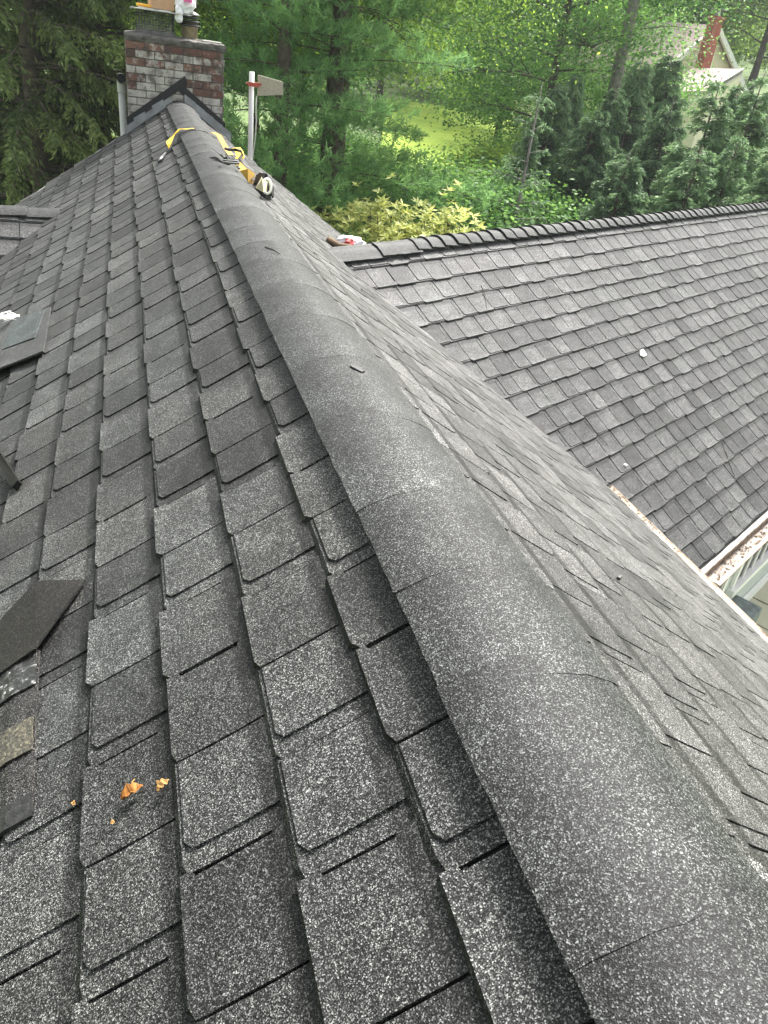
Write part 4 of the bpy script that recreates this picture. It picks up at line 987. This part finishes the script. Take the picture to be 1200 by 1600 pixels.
def conifer(seed, H, Rb, whorl=.38, nb=8, droop=.35, hang=.6, tw=.085, seg=4, wid=.034, ln=.10, base=.06, taper=.9, sparse=0., uptip=.15, tonem=.4):
    g_ = np.random.default_rng(seed); V = Veg(); z = base*H; Cs = []; Ds = []; Ws = []; Ts = []
    V.wood.tube([(0, 0, 0), (.03, .02, H*.5), (0, 0, H)], [H*.016, H*.009, .006], 7)
    while z < H-.15:
        q = (z-base*H)/(H*(1-base)); Lw = Rb*(1-q)**taper+.12; nbb = max(4, int(nb*(.6+.4*(1-q))))
        for i in range(nbb):
            if g_.random() < sparse: continue
            az = g_.uniform(0, 6.283); Ln = Lw*g_.uniform(.7, 1.12); dr = droop*g_.uniform(.7, 1.3)*(1-.7*q); rise0 = .25+.5*q
            dh = np.array([math.cos(az), math.sin(az), 0]); sidev = np.array([-dh[1], dh[0], 0]); nn = max(4, int(Ln/.25)); z0 = z+g_.uniform(-.15, .15)
            bt = g_.normal(0, .12)
            def bp(a): return np.array([0, 0, z0])+dh*Ln*a+np.array([0, 0, Ln*(rise0*a*.5-dr*1.3*a*a+uptip*a**4)])
            V.wood.tube([bp(a) for a in np.linspace(0, 1, 5)], [.011*(Ln+.3)*(1-.85*a)+.003 for a in np.linspace(0, 1, 5)], 4, caps=False)
            nt_ = int(Ln/tw*2.2)
            a = np.sqrt(g_.uniform(.02, 1.0, nt_))
            p_ = np.stack([bp(x_) for x_ in a]); sd = np.where(g_.random(nt_) < .5, -1., 1.)
            tl = (.16+.34*(1-a)*min(1, Ln/1.6))*g_.uniform(.7, 1.3, nt_)
            dir0 = unit(sidev*sd[:, None]*g_.uniform(.5, 1.1, (nt_, 1))+dh*g_.uniform(.4, .9, (nt_, 1))+np.array([0, 0, 1.])*g_.uniform(-hang*1.2, .1, (nt_, 1)))
            for s_ in range(seg):
                f = (s_+.6)/seg
                C = p_+dir0*(tl*f)[:, None]+np.array([0, 0, -1.])*(hang*tl*f*f)[:, None]
                for rep in range(2):
                    D = unit(dir0+np.array([0, 0, -hang*f])+g_.normal(size=(nt_, 3))*.45); Wv = unit(np.cross(D, g_.normal(size=(nt_, 3))))
                    sc = g_.uniform(.7, 1.3, (nt_, 1))
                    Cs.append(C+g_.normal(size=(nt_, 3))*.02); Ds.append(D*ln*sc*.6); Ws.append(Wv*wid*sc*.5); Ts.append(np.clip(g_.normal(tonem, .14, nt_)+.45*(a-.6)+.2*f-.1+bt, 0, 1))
        z += whorl*g_.uniform(.8, 1.2)*(1-.35*q)
    V.quads(np.concatenate(Cs), np.concatenate(Ds), np.concatenate(Ws), np.concatenate(Ts)); return V
def pine(seed, H, Rb, base=.3, whorl=.75, nb=5, tufts=46, nl=.15):
    g_ = np.random.default_rng(seed); V = Veg(); z = base*H; Cs = []; Ds = []; Ws = []; Ts = []
    V.wood.tube([(0, 0, 0), (.06, .03, H*.5), (0, 0, H)], [H*.018, H*.012, .02], 9)
    while z < H-.3:
        q = (z-base*H)/(H*(1-base)); Lw = Rb*(1-q)**.7+.4
        for i in range(nb):
            az = i*6.283/nb+g_.uniform(-.5, .5); Ln = Lw*g_.uniform(.65, 1.15); dh = np.array([math.cos(az), math.sin(az), 0]); sv_ = np.array([-dh[1], dh[0], 0]); z0 = z+g_.uniform(-.25, .25); dr = g_.uniform(-.05, .25)
            bp = lambda a: np.array([0, 0, z0])+dh*Ln*a+np.array([0, 0, Ln*(.12*a-dr*a*a)])
            V.wood.tube([bp(a) for a in np.linspace(0, 1, 5)], [.013*(1-.8*a)+.003 for a in np.linspace(0, 1, 5)], 5, caps=False)
            for tt in range(int(tufts*Ln/2.2)):
                a = g_.uniform(.12, 1.05); c = bp(min(1, a))+sv_*g_.normal(0, .22*Ln*(1.15-a*.6))+dh*g_.normal(0, .1)+np.array([0, 0, g_.normal(.05, .07)])
                n = 26; ax = unit(dh*.5+np.array([0, 0, .5])+g_.normal(size=3)*.35)
                D = unit(ax+g_.normal(size=(n, 3))*.62); Wv = unit(np.cross(D, g_.normal(size=(n, 3)))); l_ = nl*g_.uniform(.7, 1.2, (n, 1))
                Cs.append(c+D*l_*.5+ax*g_.uniform(-.1, .1, (n, 1))); Ds.append(D*l_*.5); Ws.append(Wv*.0075*np.ones((n, 1))); Ts.append(np.clip(g_.normal(.45, .15, n)+g_.normal(0, .12)+.2*(D[:, 2]), 0, 1))
        z += whorl*g_.uniform(.8, 1.25)
    V.quads(np.concatenate(Cs), np.concatenate(Ds), np.concatenate(Ws), np.concatenate(Ts)); return V
def bush(seed, Rx, Ry, H, n_stem, leaf_l, leaf_w, whorls, dens):
    g_ = np.random.default_rng(seed); V = Veg()
    for i in range(n_stem):
        az = g_.uniform(0, 6.28); rr_ = math.sqrt(g_.random()); top = np.array([math.cos(az)*rr_*Rx, math.sin(az)*rr_*Ry, H*(1-.45*rr_*rr_)*g_.uniform(.75, 1.08)])
        V.wood.tube([(0.2*top[0], .2*top[1], 0), top*np.array([.6, .6, .5]), top], [.02, .012, .004], 4, caps=False)
        for k in range(whorls):
            c = top+g_.normal(size=3)*np.array([.16, .16, .14])*(0 if k == 0 else 1); n = dens; a = g_.uniform(0, 6.28)+np.arange(n)*6.283/n
            D = unit(np.stack([np.cos(a), np.sin(a), g_.uniform(-.35, .7, n)], 1)); Wv = unit(np.cross(D, np.array([0, 0, 1.])+g_.normal(size=(n, 3))*.3)); sc = g_.uniform(.7, 1.2, (n, 1))
            V.quads(c+D*leaf_l*.5*sc, D*leaf_l*.5*sc, Wv*leaf_w*.5*sc, np.clip(g_.normal(.45, .2, n)+.3*(c[2]/H-.6)+g_.normal(0, .12), 0, 1))
    return V
veg_cache = {}
def stand(name, V, lm, wm, x, y, rz, sc, label, cat, group=None, wood='trunk', crown='crown', z=None, key=None):
    if key is not None and key in veg_cache: lme, wme = veg_cache[key]
    else:
        lme, wme = V.leaf_mesh('crown', lm), V.wood.mesh('trunk', wm, True)
        if key is not None: veg_cache[key] = (lme, wme)
    e = empty(name, (x, y, float(ground(x, y)) if z is None else z), (0, 0, rz)); e.scale = (sc, sc, sc) if np.isscalar(sc) else sc
    tag(e, label, cat, group); mobj(wood, wme, e); mobj(crown, lme, e); return e
def px_place(x, y, d):
    p_ = at_dist(x, y, d); return p_[0], p_[1], p_[2]
def top_place(name, Vfun, H0, lm, wm, px, py_, d, rz, label, cat, group=None, key=None, wx=1.0):
    """stands a plant so that its tip shows at this pixel of the photograph, d metres out"""
    x, y, zt = px_place(px, py_, d); zg = float(ground(x, y)); sc = (zt-zg)/H0
    V = Vfun if not callable(Vfun) else (None if key in veg_cache else Vfun())
    return stand(name, V, lm, wm, x, y, rz, (sc*wx, sc*wx, sc), label, cat, group, key=key)
# left: two big drooping spruces and a third behind the chimney
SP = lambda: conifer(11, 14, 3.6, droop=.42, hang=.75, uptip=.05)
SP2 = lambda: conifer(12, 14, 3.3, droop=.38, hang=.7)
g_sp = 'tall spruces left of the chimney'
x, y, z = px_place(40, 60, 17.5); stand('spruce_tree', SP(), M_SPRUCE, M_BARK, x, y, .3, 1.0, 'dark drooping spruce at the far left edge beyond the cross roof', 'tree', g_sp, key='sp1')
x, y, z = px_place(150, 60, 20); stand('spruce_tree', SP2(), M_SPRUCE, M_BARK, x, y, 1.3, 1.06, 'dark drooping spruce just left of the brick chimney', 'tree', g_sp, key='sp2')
x, y, z = px_place(-70, 60, 22); stand('spruce_tree', None, M_SPRUCE, M_BARK, x, y, 2.3, 1.0, 'dark spruce mostly out of frame behind the far left spruce', 'tree', g_sp, key='sp2')
x, y, z = px_place(95, 60, 26); stand('spruce_tree', None, M_SPRUCE, M_BARK, x, y, 4.0, 1.1, 'dark spruce in the gap between the two nearest spruces', 'tree', g_sp, key='sp1')
# broadleaf shrub with yellow-green leaves under the spruces
sh = lambda: deciduous(21, 4.2, 2.0, .15, 12, .12, 55, flat=.7)
x, y, z = px_place(20, 300, 24); stand('shrub', sh(), M_LEAF_Y, M_BARK, x, y, 0, 1.0, 'sunlit yellow green shrub glimpsed under the far left spruce', 'shrub', key='shrub1')
x, y, z = px_place(165, 205, 19); stand('shrub', None, M_LEAF_D, M_BARK, x, y, 1, .95, 'dark leafy shrub behind the vent pipe', 'shrub', key='shrub1d', ) if False else None
# pine right of the chimney, with bare lower trunk
x, y, z = px_place(520, 150, 17); pi = stand('pine_tree', pine(31, 13, 3.2, base=.20), M_PINE, M_BARK, x, y, .4, 1.0, 'soft needled pine with a thick brown trunk right of the antenna', 'tree', 'pines behind the chimney', key='pine1')
q = px_place(524, 186, 16.7); b = MB(); V_, F_ = crumple((q[0]-x, q[1]-y, q[2]), (.07, .05, .13), 41, 8, 7, .3)
x, y, z = px_place(445, 150, 15.5); stand('pine_tree', pine(32, 10.5, 2.6, base=.18, whorl=.7), M_PINE, M_BARK, x, y, 1.7, 1.0, 'soft needled pine directly behind the antenna mast', 'tree', 'pines behind the chimney', key='pine2')
# oak with sunlit hanging leaves over the middle
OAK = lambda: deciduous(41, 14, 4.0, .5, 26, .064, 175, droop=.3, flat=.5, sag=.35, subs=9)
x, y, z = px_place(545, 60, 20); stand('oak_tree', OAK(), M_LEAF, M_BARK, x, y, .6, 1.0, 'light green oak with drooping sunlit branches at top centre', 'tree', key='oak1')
x, y, z = px_place(400, 40, 22); stand('oak_tree', None, M_LEAF, M_BARK, x, y, 2.6, .95, 'light green oak with a dark trunk behind the chimney top', 'tree', key='oak1')
# dark maples in the centre and right middle
MAP = lambda: deciduous(51, 16, 5.0, .25, 30, .115, 90, flat=.34, subs=9, droop=.12)
MAP2 = lambda: deciduous(52, 15, 4.4, .2, 26, .115, 90, flat=.42, subs=8)
g_m = 'dark broadleaf trees beyond the lawn edge'
for px_, d, sc, rz, key, lab in ((872, 33, 1.0, .2, 'map1', 'dark layered maple with a straight trunk right of the lawn'), (800, 48, 1.05, 1.4, 'map2', 'dark maple behind the sunny lawn gap'),
        (900, 43, .95, 2.2, 'map2', 'maple rising behind the leaning grey trunk'), (600, 80, 1.2, 3.1, 'map1', 'maple far back above the lawn at top centre'),
        (480, 46, 1.0, 4.2, 'map2', 'maple far back between the two pines'), (330, 40, 1.0, 5.0, 'map1', 'maple far behind the right side of the chimney'), (220, 42, 1.0, .9, 'map2', 'maple far behind the left side of the chimney')):
    x, y, z = px_place(px_, 80, d); stand('maple_tree', (MAP if key == 'map1' else MAP2)() if key not in veg_cache else None, M_LEAF_D, M_BARK, x, y, rz, sc, lab, 'tree', g_m, key=key)
# trees behind and around the neighbour's house
g_f = 'tall trees behind the neighbouring house'
MAP3 = lambda: deciduous(53, 17, 5.0, .12, 26, .17, 95, flat=.45, subs=5)
for px_, d, sc, rz, lab in ((1190, 66, 1.15, .5, 'pale leafy tree behind the right gable of the neighbouring house'), (1080, 72, 1.2, 1.7, 'leafy tree behind the red chimney of the neighbouring house'), (980, 64, 1.2, 2.9, 'leafy tree left of the neighbouring roof'),
        (1340, 74, 1.1, 4.1, 'leafy tree just out of frame beyond the neighbouring house'), (850, 70, 1.2, 5.2, 'tall leafy tree far back at top right of centre'), (720, 80, 1.2, .1, 'tall leafy tree farthest back above the lawn')):
    x, y, z = px_place(px_, 80, d); stand('leafy_tree', MAP3() if 'map3' not in veg_cache else None, M_LEAF, M_BARK, x, y, rz, sc, lab, 'tree', g_f, key='map3')
# grey leaning trunk
q0, q1 = np.array(px_place(960, 140, 30)), np.array(px_place(1003, -40, 30)); dv = (q1-q0)/(q1[2]-q0[2]); zg = float(ground(q0[0], q0[1])); foot = q0+dv*(zg-q0[2])
tl = empty('bare_trunk_tree', tuple(foot)); tag(tl, 'tall pale grey leaning trunk with a thin high crown', 'tree')
b = MB(); Hh = 14.5; b.tube([dv*a*Hh+np.array([.05*math.sin(a*9), 0, 0]) for a in np.linspace(0, 1, 10)], [.27*(1-.6*a) for a in np.linspace(0, 1, 10)], 9); b.build('trunk', M_BARK_G, tl, smooth=True)
V = deciduous(61, 6, 3.2, .15, 14, .10, 70); o = mobj('crown', V.leaf_mesh('crown', M_LEAF), tl, tuple(dv*10.5))
# conifers on the right
HEM = lambda: conifer(71, 8, 1.9, whorl=.27, nb=10, droop=.35, hang=.75, tw=.05, ln=.095, wid=.03, base=.03, taper=.85, uptip=0., tonem=.45)
HEM2 = lambda: conifer(72, 8, 1.7, whorl=.3, nb=9, droop=.25, hang=.45, tw=.05, ln=.09, wid=.03, base=.03, taper=.9, uptip=.05, tonem=.58)
YEW = lambda: conifer(73, 8, 2.0, whorl=.27, nb=10, droop=.3, hang=.6, tw=.05, ln=.095, wid=.032, base=.02, taper=.8, uptip=.0, tonem=.38)
g_h = 'dense conifers behind the wing ridge'
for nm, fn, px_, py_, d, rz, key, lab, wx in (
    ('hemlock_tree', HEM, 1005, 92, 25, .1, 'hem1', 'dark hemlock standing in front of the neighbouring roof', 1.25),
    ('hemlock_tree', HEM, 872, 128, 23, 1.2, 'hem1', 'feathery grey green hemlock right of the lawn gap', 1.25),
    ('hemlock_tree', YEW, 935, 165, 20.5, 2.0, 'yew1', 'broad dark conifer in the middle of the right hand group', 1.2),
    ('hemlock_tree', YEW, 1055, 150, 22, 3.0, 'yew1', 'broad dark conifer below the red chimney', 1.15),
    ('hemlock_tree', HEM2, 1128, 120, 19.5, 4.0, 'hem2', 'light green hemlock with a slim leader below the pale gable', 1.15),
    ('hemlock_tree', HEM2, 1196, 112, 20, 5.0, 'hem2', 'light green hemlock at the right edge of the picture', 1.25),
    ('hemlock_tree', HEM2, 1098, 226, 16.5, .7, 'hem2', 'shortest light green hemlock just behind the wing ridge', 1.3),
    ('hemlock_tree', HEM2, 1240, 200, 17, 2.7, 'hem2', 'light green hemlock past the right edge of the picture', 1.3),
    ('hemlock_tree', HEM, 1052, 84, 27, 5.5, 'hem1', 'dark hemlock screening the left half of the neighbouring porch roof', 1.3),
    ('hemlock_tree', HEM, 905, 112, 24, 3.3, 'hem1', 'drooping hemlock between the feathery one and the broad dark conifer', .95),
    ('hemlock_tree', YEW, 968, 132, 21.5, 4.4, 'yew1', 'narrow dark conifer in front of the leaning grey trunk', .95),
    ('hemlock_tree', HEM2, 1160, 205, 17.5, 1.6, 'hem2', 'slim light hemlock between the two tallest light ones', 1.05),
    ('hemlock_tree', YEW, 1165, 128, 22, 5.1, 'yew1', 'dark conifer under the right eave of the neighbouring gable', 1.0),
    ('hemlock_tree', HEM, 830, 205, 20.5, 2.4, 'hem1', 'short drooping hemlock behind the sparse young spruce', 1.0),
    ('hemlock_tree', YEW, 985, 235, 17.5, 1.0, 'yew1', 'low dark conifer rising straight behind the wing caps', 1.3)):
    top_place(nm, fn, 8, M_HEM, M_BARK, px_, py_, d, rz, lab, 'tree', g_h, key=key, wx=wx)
SPARSE = lambda: conifer(74, 6, 1.0, whorl=.42, nb=5, droop=.2, hang=.3, tw=.12, base=.15, sparse=.35, uptip=.1, tonem=.6)
top_place('young_spruce', SPARSE, 6, M_HEM, M_BARK_G, 848, 128, 17.5, .5, 'thin sparse young spruce with a bare pale stem left of the dense conifers', 'tree', None, 'sparse')
# undergrowth: dark hedge shrubs and the pale rhododendron
g_u = 'dark shrubs between the pine and the conifers'
SHD = lambda: deciduous(81, 4, 2.2, .08, 16, .085, 95, flat=.7, subs=6)
for px_, py_, d, lab in ((600, 262, 21, 'dark green shrub left of the lawn gap behind the rhododendron'), (665, 285, 20, 'dark green shrub below the sunny lawn'), (730, 290, 19.5, 'dark green shrub below the right end of the lawn'), (795, 300, 18.5, 'dark green shrub at the foot of the feathery hemlock'), (560, 300, 22, 'dark green shrub at the foot of the pine trunk')):
    top_place('shrub', SHD, 4, M_LEAF_D, M_BARK, px_, py_, d, px_*.1, lab, 'shrub', g_u, 'shd', wx=1.3)
for px_, py_, d, lab in ((430, 215, 34, 'dark shrub far behind the antenna mast'), (500, 235, 33, 'dark shrub far behind the pine trunk'), (555, 215, 30, 'dark shrub at the left border of the lawn'), (825, 222, 32, 'dark shrub at the right border of the lawn')):
    top_place('shrub', SHD, 4, M_LEAF_D, M_BARK, px_, py_, d, px_*.1, lab, 'shrub', 'dark shrubs at the lawn border', 'shd', wx=1.1)
for px_, py_, d, lab in ((795, 235, 27, 'leafy sapling with bright edges right of the lawn'), (840, 250, 24, 'leafy sapling in front of the dark maple trunk')):
    top_place('sapling', lambda: deciduous(83, 5, 1.8, .12, 14, .12, 60, flat=.5), 5, M_LEAF, M_BARK, px_, py_, d, px_*.1, lab, 'tree', 'saplings right of the lawn', 'sap', wx=1.3)
RH = lambda: bush(91, 1.7, 1.1, 2.2, 330, .105, .034, 5, 9)
for px_, py_, d, rz, lab in ((602, 345, 14.5, .2, 'yellow green rhododendron behind the wing ridge, the larger one'), (700, 360, 14.2, 1.4, 'smaller yellow green rhododendron to the right of the larger one'), (548, 352, 15, 2.2, 'pale rhododendron clump next to the pine trunk')):
    top_place('rhododendron', RH, 2.2, M_RHODO, M_BARK, px_, py_, d, rz, lab, 'shrub', 'rhododendrons behind the wing ridge', 'rh', wx=.85)
# far wood on the hill: reads as one mass
g_ = np.random.default_rng(5); V = Veg()
for i in range(260):
    az = R(g_.uniform(-40, 85)); r_ = g_.uniform(85, 150); x, y = math.sin(az)*r_, math.cos(az)*r_; zg = float(ground(x, y)); hh = g_.uniform(10, 17); n = 230
    off = g_.normal(size=(n, 3))*np.array([2.2, 2.2, hh*.26]); C = np.array([x, y, zg+hh*.5])+off; D = rnd_dirs(g_, n); Wv = unit(np.cross(D, g_.normal(size=(n, 3))))
    V.quads(C, D*.55, Wv*.38, np.clip(g_.normal(.4, .2, n)+.25*off[:, 2]/hh+g_.normal(0, .15), 0, 1))
o = mobj('far_wood', V.leaf_mesh('far_wood', M_LEAF)); tag(o, 'distant wooded hillside closing the view', 'wood', kind='stuff')

# ------------------------------------------------------------------ haze
m = bpy.data.materials.new('haze'); m.use_nodes = True; t = m.node_tree; t.nodes.clear(); out = N(t, 'ShaderNodeOutputMaterial'); pv = N(t, 'ShaderNodeVolumePrincipled')
pv.inputs['Color'].default_value = (.9, .95, 1., 1); pv.inputs['Density'].default_value = HAZE; pv.inputs['Anisotropy'].default_value = .35; L(t, pv.outputs[0], out.inputs['Volume'])
b = MB(); b.box((10, 70, 22), (480, 400, 60)); tag(b.build('haze', m), kind='stuff')
# ------------------------------------------------------------------ neighbouring house
nh = empty('neighbour_house', (0, 0, 0)); tag(nh, 'pale yellow house with pinkish roof and red chimney among the trees', 'house')
Dn = 52.0; apex = np.array(px_place(1121, 44, Dn))
hd = np.array([CF[0], CF[1], 0]); hv = ray(1118, 60); hv = np.array([hv[0], hv[1], 0]); hv /= np.linalg.norm(hv); hr = np.array([hv[1], -hv[0], 0])
rd = hv*math.sin(R(42))-hr*math.cos(R(42))          # ridge direction, away to the left
gw = hr*math.sin(R(42))+hv*math.cos(R(42)); gw = -gw  # across the gable toward the near eave (left-front)
hw, tn = 4.2, math.tan(R(36)); zg = float(ground(apex[0], apex[1]))
ln = 11.0
M_YELL = simple('pale_yellow_siding', (.80, .74, .55), .6, var=.06); M_PINK = simple('pinkish_roof', (.30, .225, .21), .8, var=.15, vs=3)
P = lambda a, c_, z_: apex+rd*a+gw*c_+np.array([0, 0, z_])
b = MB(); zb = zg-apex[2]-.5
b.add([P(.3, -hw, -hw*tn), P(.3, 0, -.05), P(.3, hw, -hw*tn), P(.3, hw, zb), P(.3, -hw, zb), P(ln, -hw, -hw*tn), P(ln, 0, -.05), P(ln, hw, -hw*tn), P(ln, hw, zb), P(ln, -hw, zb)], [(0, 1, 2, 3, 4), (9, 8, 7, 6, 5), (2, 7, 8, 3), (0, 4, 9, 5)])
wl = b.build('wall', M_YELL, nh)
for i in range(36):
    z_ = -.4-i*.16
    c_ = min(hw, max(.05, (-z_-.05)/tn)); b = MB(); b.add([P(.285, -c_, z_), P(.285, c_, z_), P(.265, c_, z_-.15), P(.265, -c_, z_-.15), P(.3, c_, z_-.15), P(.3, -c_, z_-.15)], [(0, 1, 2, 3), (3, 2, 4, 5)]); b.build('clapboard', M_YELL, wl)
b = MB()
for s_ in (-1, 1):
    e = hw+.4; V_ = [P(-.1, 0, 0), P(ln+.2, 0, 0), P(ln+.2, s_*e, -e*tn), P(-.1, s_*e, -e*tn)]; b.add(V_+[v+np.array([0, 0, .14]) for v in V_], [(0, 1, 2, 3), (7, 6, 5, 4), (0, 4, 5, 1), (1, 5, 6, 2), (2, 6, 7, 3), (3, 7, 4, 0)])
b.build('roof', M_PINK, nh)
b = MB()
for s_ in (-1, 1):
    e = hw+.45; b.add([P(-.14, 0, .16), P(-.14, s_*e, -e*tn+.16), P(-.14, s_*e, -e*tn-.15), P(-.14, 0, -.15), P(.02, 0, .16), P(.02, s_*e, -e*tn+.16), P(.02, s_*e, -e*tn-.15), P(.02, 0, -.15)], [(0, 1, 2, 3), (0, 4, 5, 1), (1, 5, 6, 2), (3, 2, 6, 7)])
b.build('rake_trim', M_WHITE, nh)
ct = np.array(px_place(1119, 30, Dn-1.2)); cb = MB(); M_RB = simple('red_brick', (.36, .10, .07), .85, var=.3, vs=5)
Rg = np.array([[gw[0], rd[0], 0], [gw[1], rd[1], 0], [0, 0, 1]])
cb.box((ct[0], ct[1], (ct[2]+zg)/2), (.62, .5, ct[2]-zg), Rg); ch2 = cb.build('chimney', M_RB, nh)
cb = MB(); cb.box((ct[0], ct[1], ct[2]+.06), (.72, .6, .12), Rg); cb.build('cap_course', M_RB, ch2)
cb = MB(); cb.tube([ct+np.array([0, 0, .1]), ct+np.array([0, 0, .4])], .17, 10); cb.box(ct+np.array([0, 0, .44]), (.55, .55, .05), Rg); cb.build('flue', M_LEAD, ch2)
# lower porch roof in front of the gable
pr_ = [np.array(px_place(1160, 114, Dn-3)), np.array(px_place(1105, 148, Dn-6)), np.array(px_place(1030, 150, Dn-6)), np.array(px_place(1080, 112, Dn-3))]
b = MB(); b.prism(pr_, (0, 0, 0), (0, 0, .18)); o = b.build('porch_roof', M_PINK, nh); fix_normals(o)
b = MB(); b.prism(pr_, (0, 0, -5), (0, 0, -.03)); o = b.build('porch_wall', M_YELL, nh); fix_normals(o)
b = MB(); e0, e1 = pr_[0], pr_[1]; b.add([e0+np.array([0, 0, .2]), e1+np.array([0, 0, .2]), e1-np.array([0, 0, .12]), e0-np.array([0, 0, .12])], [(0, 1, 2, 3)]); o = b.build('porch_trim', M_WHITE, nh); md = o.modifiers.new('solid', 'SOLIDIFY'); md.thickness = .1
